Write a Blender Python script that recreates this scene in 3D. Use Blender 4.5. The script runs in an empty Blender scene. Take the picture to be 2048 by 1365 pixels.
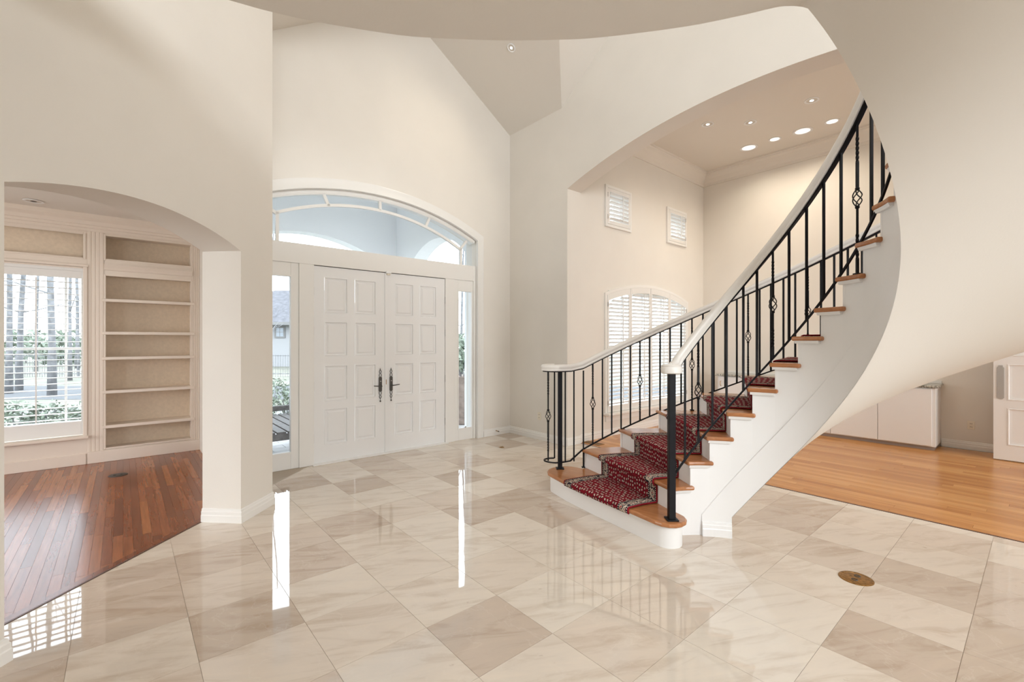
import bpy, bmesh, math, random
from mathutils import Vector, Matrix
random.seed(7)
SC = bpy.context.scene
COL = SC.collection
PI = math.pi

# ------------------------------------------------------------------ camera, world, light, exposure
cam_data = bpy.data.cameras.new('camera')
cam = bpy.data.objects.new('camera', cam_data)
COL.objects.link(cam)
cam.location = (0, 0, 1.5)
cam.rotation_euler = (PI / 2, 0, 0)
cam_data.sensor_width = 36.0
cam_data.lens = 36.0 * 910.0 / 2048.0
cam_data.clip_start = 0.05
cam_data.clip_end = 300
SC.camera = cam

world = bpy.data.worlds.new('world')
SC.world = world
world.use_nodes = True
wn = world.node_tree
wbg = wn.nodes['Background']
wbg.inputs['Color'].default_value = (0.86, 0.94, 1.0, 1)
wbg.inputs['Strength'].default_value = 5.4

SC.view_settings.view_transform = 'Standard'
SC.view_settings.look = 'None'
SC.view_settings.exposure = 0.2
SC.view_settings.gamma = 1.0
SC.view_settings.use_curve_mapping = False
SC.cycles.max_bounces = 9
SC.cycles.diffuse_bounces = 5
SC.cycles.glossy_bounces = 4
SC.cycles.transmission_bounces = 4
SC.cycles.transparent_max_bounces = 12
SC.cycles.caustics_reflective = False
SC.cycles.caustics_refractive = False
SC.cycles.sample_clamp_indirect = 6.0

A0 = math.radians(40.49)                      # heading of the front door wall
UX, UY = math.cos(A0), math.sin(A0)
A1 = A0 + PI / 4                              # heading of the library arch wall
def uv(u, v, z=0.0):
    return Vector((u * UX - v * UY, u * UY + v * UX, z))
def ln(l, n, z=0.0):
    return Vector((l * math.cos(A1) - n * math.sin(A1), l * math.sin(A1) + n * math.cos(A1), z))

def area(name, loc, target, sx, sy, power, color, spread=180):
    d = bpy.data.lights.new(name, 'AREA')
    d.shape = 'RECTANGLE'; d.size = sx; d.size_y = sy
    d.energy = power; d.color = color; d.spread = math.radians(spread)
    o = bpy.data.objects.new(name, d)
    COL.objects.link(o)
    o.location = loc
    o.rotation_euler = (Vector(target) - Vector(loc)).to_track_quat('-Z', 'Y').to_euler()
    return o
# added fill lamps at the unseen rear wall, below and above the landing
area('rear_fill_light', uv(1.3, -4.86, 1.7), uv(1.3, -1.0, 0.9), 2.2, 1.2, 78, (0.98, 0.99, 1.0), 160)
area('rear_upper_fill_light', uv(0.0, -4.86, 5.0), uv(3.2, 5, 4.9), 4.6, 1.8, 232, (0.985, 0.99, 0.985))

area('library_fill_light', uv(-5.35, 5.2, 1.5), uv(0.5, 6.2, 1.3), 2.6, 1.9, 85, (1.0, 0.89, 0.79))  # added fill lamp by the unseen left wall, brightens the library
area('dining_fill_light', uv(7.0, -3.85, 1.7), uv(7.0, 4.4, 2.2), 2.6, 2.2, 62, (1.0, 0.91, 0.79))  # added fill lamp at the unseen rear end, lifts the dining room

# ------------------------------------------------------------------ materials
def mat(name):
    m = bpy.data.materials.new(name)
    m.use_nodes = True
    nt = m.node_tree
    return m, nt, nt.nodes['Principled BSDF']
def nd(nt, kind, **kw):
    n = nt.nodes.new(kind)
    for k, v in kw.items():
        if k.startswith('i_'):
            n.inputs[k[2:]].default_value = v
        elif k[0] == 'n' and k[1:].isdigit():
            n.inputs[int(k[1:])].default_value = v
        else:
            setattr(n, k, v)
    return n
def ramp(nt, stops, interp='LINEAR'):
    r = nt.nodes.new('ShaderNodeValToRGB')
    r.color_ramp.interpolation = interp
    e = r.color_ramp.elements
    while len(e) < len(stops):
        e.new(0.5)
    for x, (p, c) in zip(e, stops):
        x.position = p
        x.color = (*c, 1)
    return r
def math_(nt, op, a, b=None, clamp=False):
    n = nt.nodes.new('ShaderNodeMath'); n.operation = op; n.use_clamp = clamp
    for i, x in enumerate((a, b)):
        if x is None: continue
        if isinstance(x, (int, float)): n.inputs[i].default_value = x
        else: nt.links.new(x, n.inputs[i])
    return n.outputs[0]
def mixc(nt, fac, a, b, blend='MIX'):
    n = nt.nodes.new('ShaderNodeMix'); n.data_type = 'RGBA'; n.blend_type = blend
    for i, x in ((0, fac), (6, a), (7, b)):
        if isinstance(x, (int, float)): n.inputs[i].default_value = x
        elif isinstance(x, tuple): n.inputs[i].default_value = (*x, 1)
        else: nt.links.new(x, n.inputs[i])
    return n.outputs[2]
def coords(nt, scale=(1, 1, 1), rot=0.0, source='pos', offset=None):
    if source == 'pos':
        src = nd(nt, 'ShaderNodeNewGeometry').outputs['Position']
    else:
        src = nd(nt, 'ShaderNodeTexCoord').outputs[source]
    if offset is not None:
        va = nd(nt, 'ShaderNodeVectorMath', operation='ADD')
        nt.links.new(src, va.inputs[0]); nt.links.new(offset, va.inputs[1])
        src = va.outputs[0]
    mp = nd(nt, 'ShaderNodeMapping')
    mp.vector_type = 'POINT'
    mp.inputs['Rotation'].default_value = (0, 0, rot)
    m2 = nd(nt, 'ShaderNodeVectorMath', operation='MULTIPLY')
    m2.inputs[1].default_value = scale
    nt.links.new(src, mp.inputs['Vector'])
    nt.links.new(mp.outputs[0], m2.inputs[0])
    return m2.outputs[0]

def plain(name, color, rough=0.5, metal=0.0, noise=0.0, nscale=6.0, bump=0.0, bscale=60.0, spec=0.5):
    m, nt, b = mat(name)
    b.inputs['Roughness'].default_value = rough
    b.inputs['Metallic'].default_value = metal
    b.inputs['Specular IOR Level'].default_value = spec
    if noise:
        n = nd(nt, 'ShaderNodeTexNoise', i_Scale=nscale, i_Detail=3.0)
        nt.links.new(coords(nt), n.inputs['Vector'])
        lo = tuple(max(0, c * (1 - noise)) for c in color)
        hi = tuple(min(1, c * (1 + noise)) for c in color)
        r = ramp(nt, [(0.3, lo), (0.7, hi)])
        nt.links.new(n.outputs['Fac'], r.inputs[0])
        nt.links.new(r.outputs[0], b.inputs['Base Color'])
    else:
        b.inputs['Base Color'].default_value = (*color, 1)
    if bump:
        n = nd(nt, 'ShaderNodeTexNoise', i_Scale=bscale, i_Detail=2.0)
        nt.links.new(coords(nt), n.inputs['Vector'])
        bp = nd(nt, 'ShaderNodeBump', i_Strength=bump, i_Distance=0.004)
        nt.links.new(n.outputs['Fac'], bp.inputs['Height'])
        nt.links.new(bp.outputs[0], b.inputs['Normal'])
    return m

M = {}
M['wall'] = plain('wall_paint', (0.775, 0.742, 0.69), 0.75, noise=0.02, nscale=1.6, bump=0.12, bscale=120)
M['ceiling'] = plain('ceiling_paint', (0.775, 0.735, 0.68), 0.8, bump=0.1, bscale=140)
M['soffit'] = plain('soffit_paint', (0.778, 0.742, 0.69), 0.75, bump=0.1, bscale=120)
M['trim'] = plain('trim_enamel', (0.83, 0.822, 0.80), 0.32)
M['white'] = plain('white_enamel', (0.83, 0.835, 0.84), 0.35)
M['shelf'] = plain('bookcase_paint', (0.76, 0.672, 0.585), 0.4)
M['shelfback'] = plain('bookcase_grasscloth', (0.71, 0.59, 0.455), 0.8, noise=0.05, nscale=30, bump=0.2, bscale=200)
M['shutter'] = plain('shutter_enamel', (0.80, 0.79, 0.77), 0.4)
M['iron'] = plain('black_iron', (0.008, 0.0078, 0.010), 0.42, noise=0.2, nscale=20, spec=0.16)
M['rail'] = plain('handrail_enamel', (0.80, 0.78, 0.75), 0.3)
M['chrome'] = plain('chrome', (0.72, 0.72, 0.72), 0.2, metal=1.0)
M['pewter'] = plain('dark_pewter', (0.10, 0.095, 0.09), 0.4, metal=0.7, noise=0.15, nscale=90)
M['nickel'] = plain('brushed_nickel', (0.50, 0.49, 0.48), 0.35, metal=0.9)
M['brass'] = plain('aged_brass', (0.36, 0.20, 0.07), 0.38, metal=0.85, noise=0.35, nscale=60)
M['grout'] = plain('grout', (0.45, 0.385, 0.31), 0.8)
M['plastic'] = plain('outlet_plastic', (0.80, 0.74, 0.63), 0.4)
M['darkslot'] = plain('slot_black', (0.05, 0.045, 0.04), 0.6)
M['plinth'] = plain('plinth_taupe', (0.36, 0.30, 0.27), 0.5)  # even grey-brown of the cabinet toe kick
M['stucco'] = plain('porch_stucco', (0.88, 0.89, 0.90), 0.8, bump=0.25, bscale=40)
M['paver'] = plain('porch_paver', (0.5, 0.495, 0.49), 0.6, noise=0.08, nscale=3)
M['bench'] = plain('weathered_teak', (0.16, 0.148, 0.143), 0.7, noise=0.2, nscale=25)
M['lawn'] = plain('winter_lawn', (0.15, 0.15, 0.118), 0.95, noise=0.25, nscale=0.9)
M['asphalt'] = plain('driveway', (0.075, 0.08, 0.085), 0.9, noise=0.06, nscale=2)
M['concrete'] = plain('pale_concrete', (0.19, 0.187, 0.183), 0.9)
M['bark'] = plain('bark', (0.17, 0.17, 0.175), 0.95, noise=0.35, nscale=7)
M['leaf'] = plain('evergreen_leaf', (0.18, 0.215, 0.165), 0.7, noise=0.4, nscale=9)
M['siding'] = plain('house_siding', (0.30, 0.30, 0.305), 0.8)
M['shingle'] = plain('roof_shingle', (0.10, 0.10, 0.11), 0.9, noise=0.25, nscale=4)
M['terracotta'] = plain('terracotta', (0.34, 0.27, 0.23), 0.8, noise=0.2, nscale=12)
M['darkglass'] = plain('dark_window_glass', (0.22, 0.25, 0.28), 0.1)

def make_glass():
    m, nt, b = mat('window_glass')
    out = nt.nodes['Material Output']
    t = nd(nt, 'ShaderNodeBsdfTransparent'); t.inputs[0].default_value = (0.97, 0.985, 1.0, 1)
    g = nd(nt, 'ShaderNodeBsdfGlossy'); g.inputs['Roughness'].default_value = 0.01
    lw = nd(nt, 'ShaderNodeLayerWeight'); lw.inputs['Blend'].default_value = 0.5
    f = math_(nt, 'ADD', math_(nt, 'MULTIPLY', math_(nt, 'POWER', lw.outputs['Facing'], 4.0), 0.5), 0.02)
    mx = nd(nt, 'ShaderNodeMixShader')
    nt.links.new(f, mx.inputs[0]); nt.links.new(t.outputs[0], mx.inputs[1]); nt.links.new(g.outputs[0], mx.inputs[2])
    nt.links.new(mx.outputs[0], out.inputs[0])
    return m
M['glass'] = make_glass()

def make_emit(name, color, s):
    m, nt, b = mat(name)
    b.inputs['Base Color'].default_value = (0.8, 0.8, 0.8, 1)
    b.inputs['Emission Color'].default_value = (*color, 1)
    b.inputs['Emission Strength'].default_value = s
    return m
M['reflector'] = plain('lamp_reflector', (0.62, 0.58, 0.53), 0.4)
M['lamp'] = make_emit('lamp_lens', (1.0, 0.95, 0.86), 12.0)
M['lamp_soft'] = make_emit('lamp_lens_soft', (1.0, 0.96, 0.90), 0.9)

def make_tile():
    m, nt, b = mat('polished_marble_tile')
    oi = nd(nt, 'ShaderNodeObjectInfo')
    off = nd(nt, 'ShaderNodeVectorMath', operation='SCALE'); off.inputs[3].default_value = 37.0
    cmb = nd(nt, 'ShaderNodeCombineXYZ')
    for i in range(3): nt.links.new(oi.outputs['Random'], cmb.inputs[i])
    nt.links.new(cmb.outputs[0], off.inputs[0])
    # base tone of each tile
    r = ramp(nt, [(0.0, (0.525, 0.43, 0.35)), (0.16, (0.60, 0.505, 0.425)), (0.45, (0.685, 0.60, 0.515)), (0.75, (0.72, 0.645, 0.56)), (1.0, (0.745, 0.68, 0.60))])
    nt.links.new(oi.outputs['Random'], r.inputs[0])
    # cloudy bands along one direction
    c1 = coords(nt, (1.3, 5.5, 1), -A0 + 0.5, offset=off.outputs[0])
    n1 = nd(nt, 'ShaderNodeTexNoise', i_Scale=1.6, i_Detail=5.0, i_Roughness=0.62, i_Distortion=0.8)
    nt.links.new(c1, n1.inputs['Vector'])
    r1 = ramp(nt, [(0.30, (0.80, 0.74, 0.68)), (0.5, (1, 1, 1)), (0.72, (1.06, 1.05, 1.03))])
    nt.links.new(n1.outputs['Fac'], r1.inputs[0])
    col = mixc(nt, 0.85, r.outputs[0], r1.outputs[0], 'MULTIPLY')
    # pale veins
    c2 = coords(nt, (1, 1, 1), 0.3, offset=off.outputs[0])
    n2 = nd(nt, 'ShaderNodeTexNoise', i_Scale=2.2, i_Detail=6.0, i_Roughness=0.55, i_Distortion=1.4)
    nt.links.new(c2, n2.inputs['Vector'])
    d = math_(nt, 'ABSOLUTE', math_(nt, 'SUBTRACT', n2.outputs['Fac'], 0.5))
    v = math_(nt, 'SUBTRACT', 1.0, math_(nt, 'MULTIPLY', d, 70.0), True)
    v = math_(nt, 'MULTIPLY', v, 0.14)
    col = mixc(nt, v, col, (0.80, 0.74, 0.66))
    # small brown pits
    n3 = nd(nt, 'ShaderNodeTexNoise', i_Scale=16.0, i_Detail=3.0)
    nt.links.new(c2, n3.inputs['Vector'])
    p = math_(nt, 'MULTIPLY', math_(nt, 'SUBTRACT', n3.outputs['Fac'], 0.72, True), 5.0, True)
    col = mixc(nt, p, col, (0.33, 0.22, 0.14))
    nt.links.new(col, b.inputs['Base Color'])
    b.inputs['Roughness'].default_value = 0.02
    b.inputs['IOR'].default_value = 1.62
    b.inputs['Specular IOR Level'].default_value = 0.75
    # very slight unevenness of the polish
    n4 = nd(nt, 'ShaderNodeTexNoise', i_Scale=5.0, i_Detail=1.0)
    nt.links.new(coords(nt), n4.inputs['Vector'])
    bp = nd(nt, 'ShaderNodeBump', i_Strength=0.025, i_Distance=0.01)
    nt.links.new(n4.outputs['Fac'], bp.inputs['Height'])
    nt.links.new(bp.outputs[0], b.inputs['Normal'])
    return m
M['tile'] = make_tile()

def make_wood(name, stops, rough, rot, grain=0.35, perobj=True, spec=0.5, long_axis=1):
    m, nt, b = mat(name)
    oi = nd(nt, 'ShaderNodeObjectInfo')
    r = ramp(nt, stops)
    cmb = nd(nt, 'ShaderNodeCombineXYZ')
    for i in range(3): nt.links.new(oi.outputs['Random'], cmb.inputs[i])
    off = nd(nt, 'ShaderNodeVectorMath', operation='SCALE'); off.inputs[3].default_value = 53.0
    nt.links.new(cmb.outputs[0], off.inputs[0])
    sc = [45, 45, 45]; sc[long_axis] = 2.5
    c = coords(nt, tuple(sc), rot, offset=off.outputs[0] if perobj else None)
    n = nd(nt, 'ShaderNodeTexNoise', i_Scale=1.0, i_Detail=4.0, i_Roughness=0.6, i_Distortion=0.4)
    nt.links.new(c, n.inputs['Vector'])
    if perobj:
        nt.links.new(oi.outputs['Random'], r.inputs[0])
    else:
        n0 = nd(nt, 'ShaderNodeTexNoise', i_Scale=2.0, i_Detail=2.0)
        nt.links.new(coords(nt, (1, 1, 1), rot), n0.inputs['Vector'])
        nt.links.new(n0.outputs['Fac'], r.inputs[0])
    g = ramp(nt, [(0.25, (1 - grain, 1 - grain * 1.1, 1 - grain * 1.2)), (0.65, (1.08, 1.06, 1.04))])
    nt.links.new(n.outputs['Fac'], g.inputs[0])
    col = mixc(nt, 1.0, r.outputs[0], g.outputs[0], 'MULTIPLY')
    nt.links.new(col, b.inputs['Base Color'])
    b.inputs['Roughness'].default_value = rough
    b.inputs['Specular IOR Level'].default_value = spec
    bp = nd(nt, 'ShaderNodeBump', i_Strength=0.05, i_Distance=0.002)
    nt.links.new(n.outputs['Fac'], bp.inputs['Height'])
    nt.links.new(bp.outputs[0], b.inputs['Normal'])
    return m
M['cherry'] = make_wood('brazilian_cherry_plank', [(0.0, (0.17, 0.042, 0.015)), (0.3, (0.25, 0.068, 0.022)), (0.7, (0.32, 0.096, 0.030)), (1.0, (0.43, 0.155, 0.05))], 0.23, -A0, 0.3, spec=0.9)
for nm_ in ('cherry',):
    b_ = M[nm_].node_tree.nodes['Principled BSDF']; b_.inputs['Coat Weight'].default_value = 0.0; b_.inputs['Coat Roughness'].default_value = 0.10; b_.inputs['Coat IOR'].default_value = 1.55
M['oakfloor'] = make_wood('honey_oak_strip', [(0.0, (0.44, 0.185, 0.048)), (0.5, (0.55, 0.25, 0.075)), (1.0, (0.66, 0.34, 0.115))], 0.24, -A0, 0.22)
M['oak'] = make_wood('oak_tread', [(0.3, (0.36, 0.145, 0.055)), (0.7, (0.46, 0.20, 0.08))], 0.22, 0.7, 0.25, perobj=False, long_axis=0)
M['darkstrip'] = plain('dark_wood_strip', (0.10, 0.04, 0.022), 0.4)

def make_granite():
    m, nt, b = mat('green_granite')
    n = nd(nt, 'ShaderNodeTexNoise', i_Scale=55.0, i_Detail=4.0)
    nt.links.new(coords(nt), n.inputs['Vector'])
    r = ramp(nt, [(0.35, (0.10, 0.10, 0.085)), (0.5, (0.30, 0.29, 0.25)), (0.65, (0.62, 0.60, 0.54))])
    nt.links.new(n.outputs['Fac'], r.inputs[0]); nt.links.new(r.outputs[0], b.inputs['Base Color'])
    b.inputs['Roughness'].default_value = 0.12
    return m
M['granite'] = make_granite()

RUN_W = 0.82
def make_carpet():
    m, nt, b = mat('persian_runner')
    tc = nd(nt, 'ShaderNodeTexCoord').outputs['UV']
    sp = nd(nt, 'ShaderNodeSeparateXYZ'); nt.links.new(tc, sp.inputs[0])
    x, y = sp.outputs[0], sp.outputs[1]
    e = math_(nt, 'MINIMUM', x, math_(nt, 'SUBTRACT', RUN_W, x))
    def vor(scale, sx=1.0, sy=1.0, rnd=0.25):
        mu = nd(nt, 'ShaderNodeVectorMath', operation='MULTIPLY'); mu.inputs[1].default_value = (sx, sy, 1)
        nt.links.new(tc, mu.inputs[0])
        v = nd(nt, 'ShaderNodeTexVoronoi', i_Scale=scale, i_Randomness=rnd); v.voronoi_dimensions = '2D'
        nt.links.new(mu.outputs[0], v.inputs['Vector'])
        return v.outputs['Distance'], v.outputs['Color']
    fn = nd(nt, 'ShaderNodeTexNoise', i_Scale=90.0, i_Detail=2.0); nt.links.new(tc, fn.inputs['Vector'])
    # field: rows of small paisley drops on red
    d1, c1 = vor(31.0, 1.0, 0.8, 0.42)
    wob = math_(nt, 'ADD', d1, math_(nt, 'MULTIPLY', math_(nt, 'SUBTRACT', fn.outputs['Fac'], 0.5), 0.42))
    rf = ramp(nt, [(0.0, (0.16, 0.012, 0.022)), (0.06, (0.58, 0.45, 0.38)), (0.22, (0.30, 0.12, 0.11)), (0.27, (0.014, 0.008, 0.014)), (0.35, (0.05, 0.008, 0.014)), (0.40, (0.20, 0.010, 0.020)), (1.0, (0.25, 0.014, 0.025))], 'CONSTANT')
    nt.links.new(wob, rf.inputs[0])
    # border: cream with dark leaves
    d2, c2 = vor(21.0, 1.1, 0.8, 0.8)
    wb = math_(nt, 'ADD', d2, math_(nt, 'MULTIPLY', math_(nt, 'SUBTRACT', fn.outputs['Fac'], 0.5), 0.7))
    rb = ramp(nt, [(0.0, (0.30, 0.03, 0.04)), (0.12, (0.50, 0.41, 0.33)), (0.24, (0.018, 0.014, 0.025)), (0.36, (0.56, 0.47, 0.38)), (0.56, (0.025, 0.018, 0.03))], 'CONSTANT')
    nt.links.new(wb, rb.inputs[0])
    # guard stripes: dark with cream dots
    d3, c3 = vor(55.0, 1.0, 1.0, 0.1)
    rg = ramp(nt, [(0.0, (0.60, 0.52, 0.44)), (0.26, (0.02, 0.016, 0.025))], 'CONSTANT')
    nt.links.new(d3, rg.inputs[0])
    def gt(t): return math_(nt, 'GREATER_THAN', e, t)
    col = mixc(nt, gt(0.012), (0.23, 0.012, 0.02), rg.outputs[0])
    col = mixc(nt, gt(0.030), col, rb.outputs[0])
    col = mixc(nt, gt(0.098), col, rg.outputs[0])
    col = mixc(nt, gt(0.118), col, rf.outputs[0])
    nt.links.new(col, b.inputs['Base Color'])
    b.inputs['Roughness'].default_value = 0.95
    b.inputs['Specular IOR Level'].default_value = 0.1
    n = nd(nt, 'ShaderNodeTexNoise', i_Scale=220.0); nt.links.new(tc, n.inputs['Vector'])
    bp = nd(nt, 'ShaderNodeBump', i_Strength=0.35, i_Distance=0.004)
    nt.links.new(n.outputs['Fac'], bp.inputs['Height']); nt.links.new(bp.outputs[0], b.inputs['Normal'])
    return m
M['carpet'] = make_carpet()

# ------------------------------------------------------------------ mesh helpers
def link(o, parent=None):
    COL.objects.link(o)
    if parent is not None: o.parent = parent
    return o
class MB:
    def __init__(s): s.v = []; s.f = []; s.uv = None
    def add(s, vs, fs):
        b = len(s.v); s.v += [tuple(v) for v in vs]; s.f += [tuple(b + i for i in f) for f in fs]
        return s
    def box(s, x0, x1, y0, y1, z0, z1):
        x0, x1 = min(x0, x1), max(x0, x1); y0, y1 = min(y0, y1), max(y0, y1); z0, z1 = min(z0, z1), max(z0, z1)
        return s.add([(x0, y0, z0), (x1, y0, z0), (x1, y1, z0), (x0, y1, z0), (x0, y0, z1), (x1, y0, z1), (x1, y1, z1), (x0, y1, z1)],
              [(0, 3, 2, 1), (4, 5, 6, 7), (0, 1, 5, 4), (1, 2, 6, 5), (2, 3, 7, 6), (3, 0, 4, 7)])
    def prism(s, poly, a, b, fn):
        """poly: 2-D points; fn(p, q, t) -> 3-D point, t in (a, b)"""
        n = len(poly)
        vs = [fn(p, q, a) for p, q in poly] + [fn(p, q, b) for p, q in poly]
        fs = [tuple(range(n)), tuple(range(2 * n - 1, n - 1, -1))]
        fs += [(i, (i + 1) % n, n + (i + 1) % n, n + i) for i in range(n)]
        return s.add(vs, fs)
    def prism_y(s, poly, y0, y1): return s.prism(poly, y0, y1, lambda p, q, t: (p, t, q))
    def prism_x(s, poly, x0, x1): return s.prism(poly, x0, x1, lambda p, q, t: (t, p, q))
    def prism_z(s, poly, z0, z1): return s.prism(poly, z0, z1, lambda p, q, t: (p, q, t))
    def grid(s, rows, close=False):
        n = len(rows[0]); b = [p for r in rows for p in r]; fs = []
        for i in range(len(rows) - 1):
            for j in range(n - 1 + (1 if close else 0)):
                k = (j + 1) % n
                fs.append((i * n + j, i * n + k, (i + 1) * n + k, (i + 1) * n + j))
        return s.add(b, fs)
    def sweep(s, path, profile, up=None, cap=True, closed=False):
        """profile points (side, up) along path; up: fixed vector, or None = perpendicular in the vertical plane"""
        P = [Vector(p) for p in path]; rows = []
        n = len(P)
        for i, p in enumerate(P):
            if closed: a, c = P[(i - 1) % n], P[(i + 1) % n]
            else: a, c = P[max(i - 1, 0)], P[min(i + 1, n - 1)]
            d1 = (p - a).normalized() if (p - a).length > 1e-9 else None
            d2 = (c - p).normalized() if (c - p).length > 1e-9 else None
            t = ((d1 or d2) + (d2 or d1)).normalized()
            ref = Vector(up) if up is not None else Vector((0, 0, 1))
            side = t.cross(ref).normalized()
            w = side.cross(t) if up is None else ref
            k = 1.0
            if d1 is not None and d2 is not None:
                cs = max(0.35, math.sqrt(max(0.0, (1 + d1.dot(d2)) / 2))); k = 1 / cs
            rows.append([p + side * (x * k) + w * y for x, y in profile])
        if closed: rows.append(rows[0])
        s.grid(rows, close=True)
        if cap and not closed:
            m = len(profile); b = len(s.v) - m * len(rows)
            s.f.append(tuple(b + i for i in range(m)))
            s.f.append(tuple(b + (len(rows) - 1) * m + i for i in reversed(range(m))))
        return s
    def tube(s, path, r, n=6, cap=True):
        P = [Vector(p) for p in path]; rows = []
        rr = r if isinstance(r, (list, tuple)) else [r] * len(P)
        prev = None
        for i, p in enumerate(P):
            t = (P[min(i + 1, len(P) - 1)] - P[max(i - 1, 0)]).normalized()
            if prev is None:
                ref = Vector((0, 0, 1)) if abs(t.z) < 0.9 else Vector((1, 0, 0))
                a = t.cross(ref).normalized()
            else:
                a = (prev - t * prev.dot(t)).normalized()
            prev = a
            c = t.cross(a)
            rows.append([p + (a * math.cos(2 * PI * j / n) + c * math.sin(2 * PI * j / n)) * rr[i] for j in range(n)])
        s.grid(rows, close=True)
        if cap:
            b = len(s.v) - n * len(rows)
            s.f.append(tuple(b + i for i in range(n))); s.f.append(tuple(b + (len(rows) - 1) * n + i for i in reversed(range(n))))
        return s
    def lathe(s, prof, n=24, c=(0, 0, 0)):
        rows = [[(c[0] + r * math.cos(2 * PI * j / n), c[1] + r * math.sin(2 * PI * j / n), c[2] + z) for j in range(n)] for r, z in prof]
        s.grid(rows, close=True)
        b = len(s.v) - n * len(rows)
        s.f.append(tuple(b + i for i in range(n))); s.f.append(tuple(b + (len(rows) - 1) * n + i for i in reversed(range(n))))
        return s
    def mesh(s, name, m, smooth=False, recalc=True):
        me = bpy.data.meshes.new(name)
        me.from_pydata(s.v, [], s.f)
        if recalc:
            bm = bmesh.new(); bm.from_mesh(me)
            bmesh.ops.recalc_face_normals(bm, faces=bm.faces)
            bm.to_mesh(me); bm.free()
        me.materials.append(m)
        if smooth:
            for p in me.polygons: p.use_smooth = True
            if smooth is not True:
                me.set_sharp_from_angle(angle=math.radians(smooth))
        return me
    def build(s, name, m, parent=None, smooth=False, bevel=0.0, loc=None, rz=None, recalc=True, seg=2):
        o = bpy.data.objects.new(name, s.mesh(name, m, smooth, recalc))
        link(o, parent)
        if loc is not None: o.location = loc
        if rz is not None: o.rotation_euler = (0, 0, rz)
        if bevel:
            b = o.modifiers.new('edge', 'BEVEL'); b.width = bevel; b.segments = seg; b.limit_method = 'ANGLE'; b.angle_limit = math.radians(40)
        return o

def thing(name, label, cat, loc=(0, 0, 0), rz=0.0, group=None):
    o = bpy.data.objects.new(name, None)
    o.empty_display_size = 0.1
    link(o); o.location = loc; o.rotation_euler = (0, 0, rz)
    o['label'] = label; o['category'] = cat
    if group: o['group'] = group
    return o
def tag(o, label, cat, group=None):
    o['label'] = label; o['category'] = cat
    if group: o['group'] = group
    return o
def struct(o, label=None):
    o['kind'] = 'structure'
    if label: o['label'] = label
    return o
def sempty(name, label=None, loc=(0, 0, 0), rz=0.0):
    o = bpy.data.objects.new(name, None); o.empty_display_size = 0.1
    link(o); o.location = loc; o.rotation_euler = (0, 0, rz)
    return struct(o, label)
def copy_tree(o, parent=None):
    c = o.copy(); COL.objects.link(c)
    if parent is not None: c.parent = parent
    for ch in list(o.children): copy_tree(ch, c)
    return c
def place(me, name, parent, loc=(0, 0, 0), rot=(0, 0, 0), scale=(1, 1, 1)):
    o = bpy.data.objects.new(name, me); link(o, parent)
    o.location = loc; o.rotation_euler = rot; o.scale = scale
    return o
def arc_pts(c, z0, R, x0, x1, n=24):
    """points on a circle whose top is at (c, z0), from x0 to x1"""
    return [(x0 + (x1 - x0) * i / n, z0 - R + math.sqrt(R * R - (x0 + (x1 - x0) * i / n - c) ** 2)) for i in range(n + 1)]
def clip(poly, a, b, c):
    """keep the part of poly with a*x + b*y <= c"""
    out = []
    for i, p in enumerate(poly):
        q = poly[(i + 1) % len(poly)]
        dp, dq = a * p[0] + b * p[1] - c, a * q[0] + b * q[1] - c
        if dp <= 0: out.append(p)
        if dp * dq < 0:
            t = dp / (dp - dq); out.append((p[0] + (q[0] - p[0]) * t, p[1] + (q[1] - p[1]) * t))
    return out
def poly_area(p):
    return abs(sum(p[i][0] * p[(i + 1) % len(p)][1] - p[(i + 1) % len(p)][0] * p[i][1] for i in range(len(p)))) / 2
S45 = math.sqrt(0.5)      # in house (u, v) axes the library wall runs along (S45, S45), its n axis is (-S45, S45)

def wall_boxes(mb, x0, x1, z0, z1, y0, y1, holes):
    xs = sorted({x0, x1, *[h[0] for h in holes], *[h[1] for h in holes]})
    for a, b in zip(xs, xs[1:]):
        zs = sorted([(h[2], h[3]) for h in holes if h[0] <= a + 1e-6 and h[1] >= b - 1e-6])
        z = z0
        for lo, hi in zs:
            if lo > z: mb.box(a, b, y0, y1, z, lo)
            z = hi
        if z < z1: mb.box(a, b, y0, y1, z, z1)

H = dict(loc=(0, 0, 0), rz=A0)     # house frame: local x = u, local y = v
W = dict(loc=(0, 0, 0), rz=A1)     # library wall frame: local x = l, local y = n

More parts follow.
